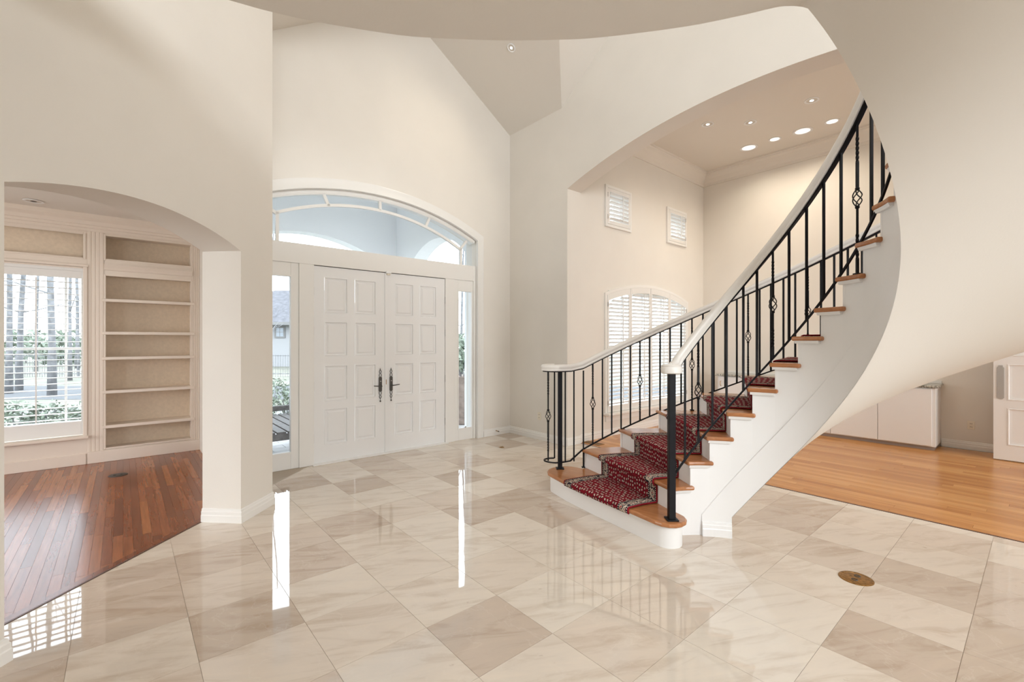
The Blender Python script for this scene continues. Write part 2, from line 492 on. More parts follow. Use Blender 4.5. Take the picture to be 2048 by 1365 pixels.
# ------------------------------------------------------------------ floors
TU, TV = 0.468, 0.461
floor = sempty('floor', 'polished cream marble tile floor of the foyer', rz=A0)
mb = MB(); mb.prism_z([(-4.2, -5), (5.09, -5), (5.09, 5.84), (0.9, 5.84), (-2.02, 2.02)], -0.03, -0.0022)
g = mb.build('grout_bed', M['grout'], floor)
def vis(u, v, z=0.0):
    p = uv(u, v); 
    return p.y > 0.9 and abs(p.x / p.y) < 1.35 and (1.5 - z) / p.y < 1.15
tile_full = MB().box(-TU / 2 + 0.001, TU / 2 - 0.001, -TV / 2 + 0.001, TV / 2 - 0.001, -0.012, 0.0).mesh('tile', M['tile'])
nt_ = 0
for i in range(-8, 12):
    for j in range(-8, 20):
        u0, v0 = 4.48 + i * TU - 8 * TU + TU, 0.255 + (j - 4) * TV
        u1, v1 = u0 + TU, v0 + TV
        if u0 > 5.09 or v0 > 5.8: continue
        if not any(vis(a, b) for a in (u0, u1) for b in (v0, v1)): continue
        sq = [(u0 + 0.001, v0 + 0.001), (u1 - 0.001, v0 + 0.001), (u1 - 0.001, v1 - 0.001), (u0 + 0.001, v1 - 0.001)]
        p = clip(sq, -S45, S45, 2.855); p = clip(p, 1, 0, 5.083) if p else p; p = clip(p, 0, 1, 5.80) if p else p
        if not p or poly_area(p) < 0.002: continue
        # hidden behind the pier of the library arch: leave out
        if (u0 + u1) / 2 < 0.95 and (v0 + v1) / 2 > 4.75: continue
        if abs(poly_area(p) - poly_area(sq)) < 1e-6:
            place(tile_full, 'tile', floor, ((u0 + u1) / 2, (v0 + v1) / 2, 0)); nt_ += 1
        else:
            MB().prism_z(p, -0.012, 0.0).build('tile', M['tile'], floor)

def planks(parent, material, rows, vmin, vmax, width, lmin, lmax, clips, ok, z=0.0, gap=0.0006):
    rnd = random.Random(3)
    for r0 in rows:
        v = vmin - rnd.random() * lmax
        while v < vmax:
            L = lmin + rnd.random() * (lmax - lmin)
            a, b = v, v + L
            v = b
            if not (ok(r0, a) or ok(r0, b) or ok(r0, (a + b) / 2)): continue
            p = [(r0 + gap, a + gap), (r0 + width - gap, a + gap), (r0 + width - gap, b - gap), (r0 + gap, b - gap)]
            for cl in clips:
                if p: p = clip(p, *cl)
            if not p or poly_area(p) < 0.0006: continue
            MB().prism_z(p, z - 0.008, z).build('plank', material, parent)

flib = sempty('floor_library', 'reddish cherry strip floor of the library', rz=A0)
MB().prism_z([(-5.5, 1.6), (-2.1, 1.98), (0.86, 4.94), (0.86, 7.75), (-5.5, 7.75)], -0.03, -0.006).build('subfloor', M['darkstrip'], flib)
def ok_lib(u, v):
    p = uv(u, v)
    return p.y > 1.7 and -1.2 < p.x / p.y < -0.66
planks(flib, M['cherry'], [-4.2 + 0.0575 * i for i in range(88)], 2.0, 7.6, 0.0575, 0.6, 1.6, [(S45, -S45, -2.93), (0, 1, 7.6), (1, 0, 0.82)], ok_lib)
# border board and pale edging along the tile
mb = MB(); mb.box(1.8, 3.62, 2.872, 2.928, -0.008, 0.0012); mb.build('border_plank', M['cherry'], flib, rz=A1 - A0)
mb = MB(); mb.box(1.8, 3.62, 2.857, 2.871, -0.01, 0.003); mb.build('edge_strip', M['darkstrip'], flib, rz=A1 - A0)

fdin = sempty('floor_dining', 'honey oak strip floor of the dining room', rz=A0)
MB().prism_z([(5.085, -4), (9.0, -4), (9.0, 4.6), (5.085, 4.6)], -0.03, -0.006).build('subfloor', M['darkstrip'], fdin)
def ok_din(u, v):
    p = uv(u, v)
    if p.y < 2: return False
    r = p.x / p.y
    return (0.52 < r < 1.6) or (0.08 < r < 0.40 and v > 2.6)
planks(fdin, M['oakfloor'], [5.105 + 0.083 * i for i in range(45)], -1.5, 4.45, 0.083, 0.9, 2.1, [(1, 0, 8.88), (0, 1, 4.47)], ok_din)
MB().box(5.088, 5.104, -3, 4.43, -0.01, 0.002).build('edge_strip', M['darkstrip'], fdin)

# ------------------------------------------------------------------ walls
T = M['wall']
# front wall with the big arched entry opening
EC, EZ, ER = 2.53, 3.42, 3.72          # centre, top and radius of the entry arch (clear opening)
op0, op1 = 0.98, 4.15
arc = arc_pts(EC, EZ, ER, op0, op1, 30)
zr = 4.87; ridge = 2.93
poly = [(op1, 0), (4.9, 0), (4.9, zr), (ridge, zr + 0.65 * (4.82 - ridge)), (0.86, zr - 0.1), (0.86, 0), (op0, 0)] + arc
struct(MB().prism_y(poly, 5.70, 5.98).build('wall_front', T, **H), 'cream front wall above the arched entry')
# library arch wall (45 degrees): piers and arch
ar = arc_pts(2.748, 2.385, 2.44, 1.928, 3.568, 24)
poly = [(3.568, 0), (4.0, 0), (4.0, 7.2), (-3.4, 7.2), (-3.4, 0), (1.928, 0)] + ar
struct(MB().prism_y(poly, 2.526, 2.862).build('wall_left', T, **W), 'cream wall pierced by the library arch')
# return between that wall and the front wall
p4 = (4.0 * S45 - 2.526 * S45, 4.0 * S45 + 2.526 * S45)
struct(MB().prism_z([(p4[0], p4[1]), (p4[0], 5.72), (p4[0] - 0.2, 5.72), (p4[0] - 0.2, p4[1] - 0.1)], 0, 5.0).build('wall_left_return', T, **H))
# right wall with the wide dining arch
DR = 6.95
dar = arc_pts(1.95, 4.135, DR, -0.53, 4.43, 36)
poly = [(4.43, 0), (5.75, 0), (5.75, 6.9), (-5.0, 6.9), (-5.0, 0), (-0.53, 0)] + dar
struct(MB().prism_x(poly, 4.82, 5.11).build('wall_right', T, **H), 'cream wall with the wide dining room arch')
# unseen rear walls with openings added to let light in
mb = MB(); wall_boxes(mb, -4.2, 5.1, -0.02, 6.9, -5.15, -5.0, [(0.2, 2.4, 1.1, 2.3), (-2.4, 2.4, 4.0, 6.0)]); struct(mb.build('wall_rear', T, **H))
struct(MB().box(-4.35, -4.1, -5.1, 0.4, 0, 6.9).build('wall_left_rear', T, **H))
# dining room walls
WIN = dict(c=6.96, z=2.43, R=3.88, a=5.72, b=8.2)
mb = MB()
wall_boxes(mb, 5.0, 9.1, 0, 4.95, 4.47, 4.75, [(5.80, 8.13, 0.47, 2.30), (5.80, 6.315, 3.39, 3.86), (7.59, 8.13, 3.38, 3.855)])
mb2 = MB(); mb2.box(8.88, 9.1, -4, 4.47, 0, 4.95)
struct(mb.build('wall_dining_front', T, **H), 'dining room wall with shuttered windows'); struct(mb2.build('wall_dining_far', T, **H), 'far wall of the dining room')
mb = MB(); wall_boxes(mb, 5.1, 9.1, 0, 4.95, -4.2, -4.0, [(5.6, 8.4, 0.5, 2.9)]); struct(mb.build('wall_dining_rear', T, **H))
# library walls
mb = MB(); wall_boxes(mb, -5.6, 0.95, 0, 3.15, 7.88, 8.02, [(-1.95, -0.345, 0.46, 2.33)])
struct(mb.build('wall_library_front', T, **H)); struct(MB().box(0.80, 0.86, 4.9, 7.9, 0, 3.15).build('wall_library_right', T, **H))
mb = MB(); wall_boxes(mb, 1.5, 7.9, 0, 3.15, 5.45, 5.6, [(3.8, 6.6, 0.5, 2.5)]); struct(mb.build('wall_library_left', T, loc=(0, 0, 0), rz=A0 + PI / 2))

# ceilings
C_ = M['ceiling']
def slope(v): return zr + 0.74 * (4.54 - v)
mb = MB()
zt = 6.75; vt = 4.54 - (zt - zr) / 0.74
hz = zr + 0.65 * (4.82 - ridge); vr = 4.54 - (hz - zr) / 0.74
ul = 1.04; kl = (hz - zr) / (ridge - ul)
def q3(*pts): mb.add([(p[0], p[1], p[2]) for p in pts], [tuple(range(len(pts)))])
q3((ridge, 5.98, hz), (5.0, 5.98, zr - 0.117), (5.0, 4.54, zr - 0.117), (4.82, 4.54, zr), (ridge, vr, hz))            # bay, right slope
q3((ridge, 5.98, hz), (0.8, 5.98, zr - 0.155), (0.8, 4.54, zr - 0.155), (ul, 4.54, zr), (ridge, vr, hz))               # bay, left slope
q3((5.0, 4.54, zr), (4.82, 4.54, zr), (ridge, vr, hz), (ridge, vt, zt), (5.0, vt, zt))                 # main slope, right of the bay
q3((-1.2, 4.54, zr), (ul, 4.54, zr), (ridge, vr, hz), (ridge, vt, zt), (-4.3, vt, zt))
q3((-4.3, vt, zt), (5.0, vt, zt), (5.0, -5.1, zt), (-4.3, -5.1, zt))
struct(mb.build('ceiling', C_, **H, recalc=False), 'vaulted cream foyer ceiling')
struct(MB().box(5.0, 9.1, -4.2, 4.75, 4.84, 4.95).build('ceiling_dining', C_, **H), 'flat dining room ceiling')
struct(MB().box(-5.6, 0.95, 1.2, 8.0, 3.04, 3.15).build('ceiling_library', C_, **H), 'flat library ceiling')
# (the library ceiling must not cut the foyer: trim it along the arch wall)
oc = bpy.data.objects['ceiling_library']; bpy.data.objects.remove(oc)
struct(MB().prism_z([(-5.6, -0.9), (-3.9, -0.9), (-3.9 + 0.0, 0.14), (0.8, 4.86), (0.95, 4.95), (0.95, 8.0), (-5.6, 8.0)], 3.04, 3.15).build('ceiling_library', C_, **H), 'flat library ceiling')

# ------------------------------------------------------------------ trim: baseboards, crowns, casings
BB = [(0.0, 0.0), (0.020, 0.0), (0.020, 0.055), (0.016, 0.062), (0.016, 0.085), (0.011, 0.092), (0.009, 0.108), (0.0, 0.112)]
def baseboard(name, pts, frame, flip=1, prof=BB):
    mb = MB(); mb.sweep([(p[0], p[1], 0) for p in pts], [(x * flip, z) for x, z in prof], up=(0, 0, 1))
    return struct(mb.build(name, M['trim'], **frame))
# direction chosen so that the board lies on the room side
baseboard('baseboard_front', [(4.275, 5.70), (4.82, 5.70), (4.82, 4.43), (5.11, 4.43)], H, 1)
baseboard('baseboard_left', [(3.568, 2.862), (3.568, 2.526), (4.0, 2.526), (4.02, 2.55)], W, 1)
baseboard('baseboard_left_near', [(1.0, 2.526), (1.928, 2.526), (1.928, 2.862)], W, 1)
baseboard('baseboard_dining', [(5.11, 4.47), (8.88, 4.47), (8.88, 3.2)], H, 1)
baseboard('baseboard_dining_far', [(8.88, 0.96), (8.88, -3.9)], H, 1)
CR = [(0.0, 0.0), (0.0, -0.25), (0.018, -0.25), (0.022, -0.20), (0.035, -0.185), (0.06, -0.13), (0.10, -0.075), (0.135, -0.05), (0.14, -0.03), (0.16, -0.025), (0.16, 0.0)]
mb = MB(); mb.sweep([(5.11, 4.47, 4.84), (8.88, 4.47, 4.84), (8.88, -3.9, 4.84)], CR, up=(0, 0, 1)); struct(mb.build('trim_1', M['ceiling'], **H), 'crown moulding of the dining room')

# ------------------------------------------------------------------ front entry unit
WH = M['trim']
entry = sempty('trim_2', 'white arched frame around the entry doors, sidelights and fanlight', rz=A0)
y0 = 5.715       # face of the frame, a little behind the wall face
fr = MB()
fr.box(0.98, 1.19, y0, y0 + 0.14, 0, 2.66)
fr.box(1.577, 1.745, y0, y0 + 0.14, 0, 2.42)
fr.box(3.598, 3.757, y0, y0 + 0.14, 0, 2.42)
fr.box(4.10, 4.16, y0, y0 + 0.14, 0, 2.66)
fr.box(1.19, 4.10, y0, y0 + 0.14, 2.42, 2.655)
fr.build('frame', WH, entry, bevel=0.004)
MB().box(1.75, 3.594, 5.752, 5.765, 2.40, 2.43).box(1.735, 1.76, 5.752, 5.765, 0.0, 2.42).box(3.585, 3.61, 5.752, 5.765, 0.0, 2.42).build('gap_shade_strip', M['darkslot'], entry)  # dark strips behind the door gaps, painted stand-in for their shade
# casing: outer moulded band following the jambs and the arch
CO = dict(c=EC, z=3.525, R=3.80)
prof = [(-0.065, 0.0), (-0.065, 0.018), (-0.045, 0.026), (-0.02, 0.022), (0.0, 0.03), (0.03, 0.03), (0.045, 0.040), (0.06, 0.040), (0.065, 0.0)]
path = [(4.205, 5.70, 0.0), (4.205, 5.70, 1.5)] + [(p, 5.70, q) for p, q in reversed(arc_pts(EC, 3.475, 3.76, 0.98, 4.205, 36))]
mb = MB(); mb.sweep(path, [(x, -y) for x, y in prof], up=(0, 1, 0)); mb.build('casing', WH, entry, smooth=35)
# inner reveal band of the arch
mb = MB(); mb.sweep([(p, 5.72, q) for p, q in arc_pts(EC, 3.398, 3.70, 0.98, 4.13, 36)], [(-0.03, 0), (-0.03, 0.13), (0.03, 0.13), (0.03, 0)], up=(0, 1, 0)); mb.build('arch_head', WH, entry, smooth=35)
struct(MB().box(1.72, 3.62, 5.66, 5.86, 0.0, 0.014).build('trim_3', M['trim'], **H, bevel=0.004), 'pale threshold under the entry doors')

# fanlight
fan = sempty('window_1', 'arched fanlight above the entry doors', rz=A0)
fz = 5.745
ia = arc_pts(EC - 0.02, 3.235, 2.82, 1.34, 3.885, 30)      # inner glazing bar
oa = arc_pts(EC, 3.372, 3.69, 0.98, 4.09, 30)
bar = [(-0.017, -0.02), (-0.017, 0.02), (0.017, 0.02), (0.017, -0.02)]
mb = MB(); mb.sweep([(p, fz, q) for p, q in ia], bar, up=(0, 1, 0)); mb.build('glazing_bar', WH, fan, smooth=35)
def fbar(a, b):
    mb = MB(); mb.sweep([(a[0], fz, a[1]), (b[0], fz, b[1])], bar, up=(0, 1, 0)); mb.build('glazing_bar', WH, fan)
fbar((1.345, 2.655), (1.345, 2.985)); fbar((3.88, 2.655), (3.88, 2.90))
fbar((1.345, 2.965), (1.20, 3.05)); fbar((1.925, 3.165), (1.86, 3.31)); fbar((2.595, 3.235), (2.59, 3.375)); fbar((3.28, 3.14), (3.345, 3.28)); fbar((3.875, 2.90), (3.985, 3.03))
mb = MB(); mb.sweep([(p, fz, q) for p, q in oa], bar, up=(0, 1, 0)); mb.build('sash_frame', WH, fan, smooth=35)
gl = [(1.345, 2.655), (3.88, 2.655)] + list(reversed(ia))
MB().prism_y(gl, fz + 0.004, fz + 0.009).build('pane', M['glass'], fan)
cuts = [1.345, 1.90, 2.593, 3.31, 3.88]
def iz(u): return 3.235 - 2.82 + math.sqrt(2.82 ** 2 - (u - EC + 0.02) ** 2)
def oz(u): return 3.372 - 3.69 + math.sqrt(3.69 ** 2 - (u - EC) ** 2)
for a, b in zip(cuts, cuts[1:]):
    n = 8; us = [a + (b - a) * i / n for i in range(n + 1)]
    MB().prism_y([(u, iz(u)) for u in us] + [(u, oz(u)) for u in reversed(us)], fz + 0.004, fz + 0.009).build('pane', M['glass'], fan)
for a, b in ((1.0, 1.345), (3.88, 4.09)):
    MB().prism_y([(a, 2.655), (b, 2.655), (b, oz(b)), (a, oz(a))], fz + 0.004, fz + 0.009).build('pane', M['glass'], fan)

# sidelights
def sidelight(n, a, b, g0, g1, z0, z1, label):
    s = sempty('window_%d' % n, label, rz=A0)
    mb = MB(); wall_boxes(mb, a, b, 0.0, 2.42, 5.73, 5.79, [(g0, g1, z0, z1)]); mb.build('frame', WH, s, bevel=0.004)
    mb = MB()
    for x0, x1, q0, q1 in ((g0 - 0.018, g0, z0 - 0.018, z1 + 0.018), (g1, g1 + 0.018, z0 - 0.018, z1 + 0.018), (g0, g1, z1, z1 + 0.018), (g0, g1, z0 - 0.018, z0)):
        mb.box(x0, x1, 5.722, 5.735, q0, q1)
    mb.build('glazing_bead', WH, s)
    MB().box(g0 - 0.01, g1 + 0.01, 5.755, 5.761, z0 - 0.01, z1 + 0.01).build('pane', M['glass'], s)
    return s
sidelight(2, 1.19, 1.577, 1.27, 1.487, 0.20, 2.256, 'tall clear sidelight left of the entry doors')
s3 = sidelight(3, 3.757, 4.10, 3.833, 4.070, 0.18, 2.252, 'tall clear sidelight right of the entry doors')
MB().tube([(3.945, 5.722, 0.195), (3.945, 5.705, 0.195)], 0.014, 10).build('lock_button', M['nickel'], s3)

# panelled doors
def door(n, a, b, cols, label):
    d = sempty('door_%d' % n, label, rz=A0)
    yf = 5.735
    rows = [(0.22, 0.665), (0.757, 1.20), (1.308, 1.742), (1.842, 2.288)]
    mb = MB(); wall_boxes(mb, a + 0.003, b - 0.003, 0.012, 2.412, yf, yf + 0.045, [(c0, c1, z0, z1) for c0, c1 in cols for z0, z1 in rows])
    mb.build('leaf', M['white'], d)
    for c0, c1 in cols:
        for z0, z1 in rows:
            mb = MB()
            def ring(i, y): return [(c0 + i, y, z0 + i), (c1 - i, y, z0 + i), (c1 - i, y, z1 - i), (c0 + i, y, z1 - i)]
            mb.grid([ring(0, yf - 0.002), ring(0.010, yf - 0.004), ring(0.016, yf + 0.012), ring(0.032, yf + 0.014), ring(0.050, yf + 0.003)], close=True)
            k = len(mb.v); mb.f.append((k - 4, k - 3, k - 2, k - 1))
            mb.build('panel', M['white'], d, recalc=False)
    return d
dl = door(1, 1.747, 2.672, [(1.872, 2.160), (2.250, 2.535)], 'left leaf of the white panelled entry doors')
dr = door(2, 2.672, 3.597, [(2.802, 3.082), (3.182, 3.452)], 'right leaf of the white panelled entry doors')
MB().box(2.655, 2.689, 5.722, 5.737, 0.012, 2.405).build('meeting_strip', M['white'], dl, bevel=0.004)
for d, u in ((dl, 1.742), (dr, 3.602)):
    for z in (0.32, 0.95, 1.62, 2.1):
        MB().tube([(u, 5.728, z - 0.05), (u, 5.728, z + 0.05)], 0.007, 8).build('hinge', M['nickel'], d)
def door_handle(parent, u, lever, dark):
    yb = 5.733
    m = M['pewter'] if dark else M['nickel']
    e = bpy.data.objects.new('handle', None); link(e, parent); e['label'] = 'ornate dark metal handle plate'
    def fl(mb, pts, r): mb.tube([(u + x, yb - 0.006, z) for x, z in pts], r, 6)
    mb = MB(); mb.prism_y([(u - 0.019, 0.83), (u + 0.019, 0.83), (u + 0.022, 0.84), (u + 0.022, 1.01), (u + 0.017, 1.022), (u - 0.017, 1.022), (u - 0.022, 1.01), (u - 0.022, 0.84)], yb - 0.012, yb)
    mb.build('plate', M['pewter'], e, bevel=0.003)
    mb = MB()
    for sgn, zb in ((1, 1.02), (-1, 0.832)):
        for s in (1, -1):
            fl(mb, [(0, zb), (s * 0.016, zb + sgn * 0.012), (s * 0.014, zb + sgn * 0.035), (s * 0.004, zb + sgn * 0.052), (s * 0.014, zb + sgn * 0.066), (s * 0.011, zb + sgn * 0.083), (0, zb + sgn * 0.098)], 0.0042)
        if sgn > 0: mb.tube([(u, yb - 0.006, zb + 0.092), (u, yb - 0.006, zb + 0.122)], [0.008, 0.001], 8)
        else:
            mb.tube([(u, yb - 0.006, zb - 0.095), (u, yb - 0.006, zb - 0.122)], 0.003, 6)
            mb.lathe([(0.001, -0.011), (0.008, -0.008), (0.011, 0), (0.008, 0.008), (0.001, 0.011)], 10, (u, yb - 0.008, zb - 0.131))
    mb.build('scrollwork', M['pewter'], e, smooth=40)
    mb = MB(); mb.tube([(u, yb, 0.903), (u, yb - 0.05, 0.903)], 0.009, 8); mb.tube([(u, yb - 0.045, 0.903), (u + 0.03 * lever, yb - 0.052, 0.905), (u + 0.105 * lever, yb - 0.045, 0.912)], [0.008, 0.007, 0.006], 8)
    mb.build('lever', M['pewter'], e, smooth=True)
    mb = MB(); mb.lathe([(0.001, 0.0), (0.007, 0.002), (0.007, 0.005), (0.001, 0.007)], 10); 
    o = mb.build('keyhole', M['nickel'], e); o.location = (u, yb - 0.012, 0.965); o.rotation_euler = (PI / 2, 0, 0)
door_handle(dl, 2.592, -1, True); door_handle(dr, 2.745, 1, True)
MB().box(2.668, 2.676, 5.72, 5.738, 0.92, 0.985).build('latch_edge', M['brass'], dl)
t = thing('alarm_sensor', 'small white alarm sensor on the door head where the two leaves meet', 'sensor', uv(2.70, 5.715, 2.405), A0)
MB().box(-0.035, 0.035, -0.02, 0.02, 0.0, 0.03).build('housing', M['white'], t, bevel=0.004); MB().box(-0.025, 0.025, -0.018, 0.008, -0.022, -0.002).build('magnet', M['plastic'], t, bevel=0.003)
# door stop on the baseboard
t = thing('door_stop', 'small bronze spring door stop on the baseboard right of the entry', 'door stop', uv(4.52, 5.69, 0.07), A0)
MB().lathe([(0.012, 0.0), (0.012, 0.004), (0.006, 0.008)], 10).build('base', M['pewter'], t).rotation_euler = (PI / 2, 0, 0)
MB().tube([(0, -0.004, 0), (0, -0.06, -0.003)], 0.006, 8).build('spring', M['brass'], t); MB().tube([(0, -0.058, -0.003), (0, -0.078, -0.004)], 0.008, 8).build('tip', M['darkslot'], t)

# ------------------------------------------------------------------ shutters and windows
def shutter_panel(label, u0, u1, v, z0, zt, bot, stile, spacing, blade, tilt, group, rod_u=None, hinge_side=None, rail_top=None, outer=None, cat='shutter'):
    """u0..u1, z0..zt(u): the louvre opening; frame around it. v: plane of the panel (centre)."""
    um = (u0 + u1) / 2
    t = thing('louvred_shutter', label, cat, uv(um, v, z0 - bot), A0, group)
    def X(u): return u - um
    def Z(z): return z - (z0 - bot)
    sl, sr = stile
    th = 0.026
    n = 10
    us = [u0 - sl + (u1 + sr - u0 + sl) * i / n for i in range(n + 1)]
    top = outer if outer else (lambda u: zt(u) + rail_top)
    for a, b in ((u0 - sl, u0), (u1, u1 + sr)):
        MB().prism_y([(X(a), 0), (X(b), 0), (X(b), Z(top(b))), (X(a), Z(top(a)))], -th / 2, th / 2).build('stile', M['shutter'], t, bevel=0.003)
    MB().box(X(u0), X(u1), -th / 2, th / 2, 0, Z(z0)).build('bottom_rail', M['shutter'], t, bevel=0.003)
    uu = [u0 + (u1 - u0) * i / n for i in range(n + 1)]
    MB().prism_y([(X(u), Z(zt(u))) for u in uu] + [(X(u), Z(top(u))) for u in reversed(uu)], -th / 2, th / 2).build('top_rail', M['shutter'], t)
    prof = [(-blade / 2, 0), (-blade / 4, 0.0045), (0, 0.0055), (blade / 4, 0.0045), (blade / 2, 0), (blade / 4, -0.0045), (0, -0.0055), (-blade / 4, -0.0045)]
    c, s = math.cos(tilt), math.sin(tilt)
    full = None
    k = 0
    while True:
        z = z0 + spacing * (k + 0.5); k += 1
        lo, hi = u0 + 0.002, u1 - 0.002
        need = z + abs(s) * blade / 2 + 0.003
        while lo < hi and zt(lo) < need: lo += 0.01
        while hi > lo and zt(hi) < need: hi -= 0.01
        if hi - lo < 0.08: break
        isfull = abs((hi - lo) - (u1 - u0 - 0.004)) < 1e-6
        if isfull and full: me = full
        else:
            mb = MB(); mb.prism(prof, X(lo), X(hi), lambda p, q, tt: (tt, p * c - q * s, p * s + q * c))
            me = mb.mesh('louver', M['shutter'])
            if isfull: full = me
        place(me, 'louver', t, (0, 0, Z(z)))
    ru = rod_u if rod_u is not None else um
    zt_ = zt(ru) - 0.02
    MB().box(X(ru) - 0.006, X(ru) + 0.006, -blade / 2 * c - 0.016, -blade / 2 * c - 0.004, Z(z0 + spacing * 0.3), Z(zt_)).build('tilt_rod', M['shutter'], t)
    if hinge_side is not None:
        hu = (u0 - sl) if hinge_side < 0 else (u1 + sr)
        for z in (z0 + 0.05, zt(hu) - 0.05):
            MB().box(X(hu) - 0.006, X(hu) + 0.006, -th / 2 - 0.006, -th / 2 + 0.002, Z(z) - 0.035, Z(z) + 0.035).build('hinge', M['nickel'], t)
    return t

def window_sash(n, u0, u1, z0, z1, v, label, mx=(), mz=(), zt=None):
    s = sempty('window_%d' % n, label, rz=A0)
    mb = MB(); w = 0.03
    for a, b, c, d in ((u0, u0 + w, z0, z1), (u1 - w, u1, z0, z1), (u0 + w, u1 - w, z0, z0 + w), (u0 + w, u1 - w, z1 - w, z1)):
        mb.box(a, b, v, v + 0.04, c, d)
    mb.build('sash', M['white'], s)
    for m_ in mx: MB().box(m_ - 0.011, m_ + 0.011, v + 0.005, v + 0.035, z0 + w, z1 - w).build('muntin', M['white'], s)
    for m_ in mz: MB().box(u0 + w, u1 - w, v + 0.006, v + 0.034, m_ - 0.011, m_ + 0.011).build('muntin', M['white'], s)
    MB().box(u0 + 0.01, u1 - 0.01, v + 0.017, v + 0.022, z0 + 0.01, z1 - 0.01).build('pane', M['glass'], s)
    return s

# dining: large arched window
def archz(u, off=0.0): return WIN['z'] + off - WIN['R'] + math.sqrt(WIN['R'] ** 2 - (u - WIN['c']) ** 2)
window_sash(4, 5.78, 8.15, 0.45, 2.32, 4.60, 'wide dining room window behind the arched shutters', mx=(6.37, 6.96, 7.57), mz=(1.4,))
frm = sempty('trim_4', 'white surround and sill of the arched dining window', rz=A0)
mb = MB()
path = [(8.205, 4.47, 0.37)] + [(u, 4.47, archz(u)) for u in [8.205 - (8.205 - 5.735) * i / 30 for i in range(31)]] + [(5.735, 4.47, 0.37)]
mb.sweep(path, [(-0.03, 0), (-0.03, -0.028), (0.012, -0.028), (0.03, -0.018), (0.03, 0)], up=(0, 1, 0)); mb.build('casing', WH, frm)
MB().box(5.69, 8.25, 4.36, 4.50, 0.335, 0.372).build('sill', WH, frm, bevel=0.008)
MB().box(5.73, 8.21, 4.445, 4.475, 0.235, 0.335).build('apron', WH, frm, bevel=0.004)
pan = [(5.80, 6.325, -1), (6.41, 6.915, None), (7.005, 7.53, None), (7.61, 8.135, 1)]
names = ['white louvred shutter leaf at the left end of the arched dining window', 'second louvred shutter leaf from the left in the arched dining window',
         'third louvred shutter leaf from the left in the arched dining window', 'white louvred shutter leaf at the right end of the arched dining window']
for i, ((a, b, h), nm) in enumerate(zip(pan, names)):
    sl = 0.035 if i == 0 else 0.0385; sr = 0.035 if i == 3 else 0.0385
    sp = 0.0605
    shutter_panel(nm, a, b, 4.452, 0.475, lambda u: archz(u, -0.115), 0.10, (sl, sr), sp, 0.062, math.radians(-34), 'shutter leaves of the arched dining window', rod_u=a + (b - a) * 0.63, hinge_side=h, outer=lambda u: archz(u, -0.02))
# dining: two small square windows
for n, (a, b, c, d), lab, hs in ((5, (5.816, 6.307, 3.402, 3.848), 'left', -1), (6, (7.610, 8.118, 3.39, 3.846), 'right', 1)):
    window_sash(n, a - 0.02, b + 0.02, c - 0.02, d + 0.02, 4.60, 'small square dining window on the %s' % lab, mx=())
    fr_ = sempty('trim_%d' % n, 'white frame of the small %s dining window' % lab, rz=A0)
    o0, o1 = (5.714, 6.396) if n == 5 else (7.498, 8.182)
    z0_, z1_ = (3.294, 3.952) if n == 5 else (3.288, 3.945)
    mb = MB(); wall_boxes(mb, o0, o1, z0_, z1_, 4.437, 4.472, [(o0 + 0.045, o1 - 0.045, z0_ + 0.045, z1_ - 0.045)]); mb.build('casing', WH, fr_, bevel=0.006)
    shutter_panel('small white louvred shutter in the %s square window high on the wall' % lab, a, b, 4.452, c, lambda u, d=d: d, c - z0_ - 0.048, (a - o0 - 0.047, o1 - 0.047 - b), 0.064, 0.062, math.radians(-25), 'shutters of the small dining windows', rod_u=a + (b - a) * 0.63, hinge_side=hs, rail_top=z1_ - 0.048 - d)

# ------------------------------------------------------------------ library bookcase wall
LV = 7.58
bc = thing('bookcase', 'built in cream bookcase with five shelves beside the library window', 'bookcase', uv(0.26, LV, 0), A0)
def LX(u): return u - 0.26
SH = M['shelf']
dp = 0.27
MB().box(LX(-0.26), LX(0.80), dp, dp + 0.015, 0, 3.0).build('back_panel', M['shelfback'], bc)
for u in (-0.20, 0.71): MB().box(LX(u), LX(u + 0.02), 0.0, dp, 0.0, 2.9).build('side_panel', SH, bc)
# fluted pilasters
def pilaster(u0, u1, z0, z1):
    w = u1 - u0
    prof = [(0, 0)]
    ridges = 4
    x = 0.008
    pts = [(u0, 0.03), (u0, -0.002)]
    for i in range(ridges):
        a = u0 + w * (i + 0.12) / ridges; b = u0 + w * (i + 0.88) / ridges
        pts += [(a, -0.002), (a + 0.003, -0.006), (b - 0.003, -0.006), (b, -0.002)]
    pts += [(u1, -0.002), (u1, 0.03)]
    MB().prism_z([(LX(p), q) for p, q in pts], z0, z1).build('pilaster', SH, bc)
pilaster(-0.335, -0.185, 0.0, 2.86); pilaster(0.715, 0.80, 0.0, 2.86)
MB().box(LX(-0.335), LX(0.80), -0.018, 0.02, 0.0, 0.145).build('plinth', SH, bc, bevel=0.005)
for z in (2.025, 1.615, 1.300, 0.880, 0.448):
    e = MB().box(LX(-0.18), LX(0.71), 0.012, dp, z - 0.028, z).build('shelf', SH, bc)
    MB().box(LX(-0.205), LX(0.745), -0.016, 0.012, z - 0.036, z + 0.002).build('shelf_edge', SH, e, bevel=0.005)
MB().box(LX(-0.18), LX(0.71), 0.012, dp, 0.135, 0.155).build('bottom_shelf', SH, bc)
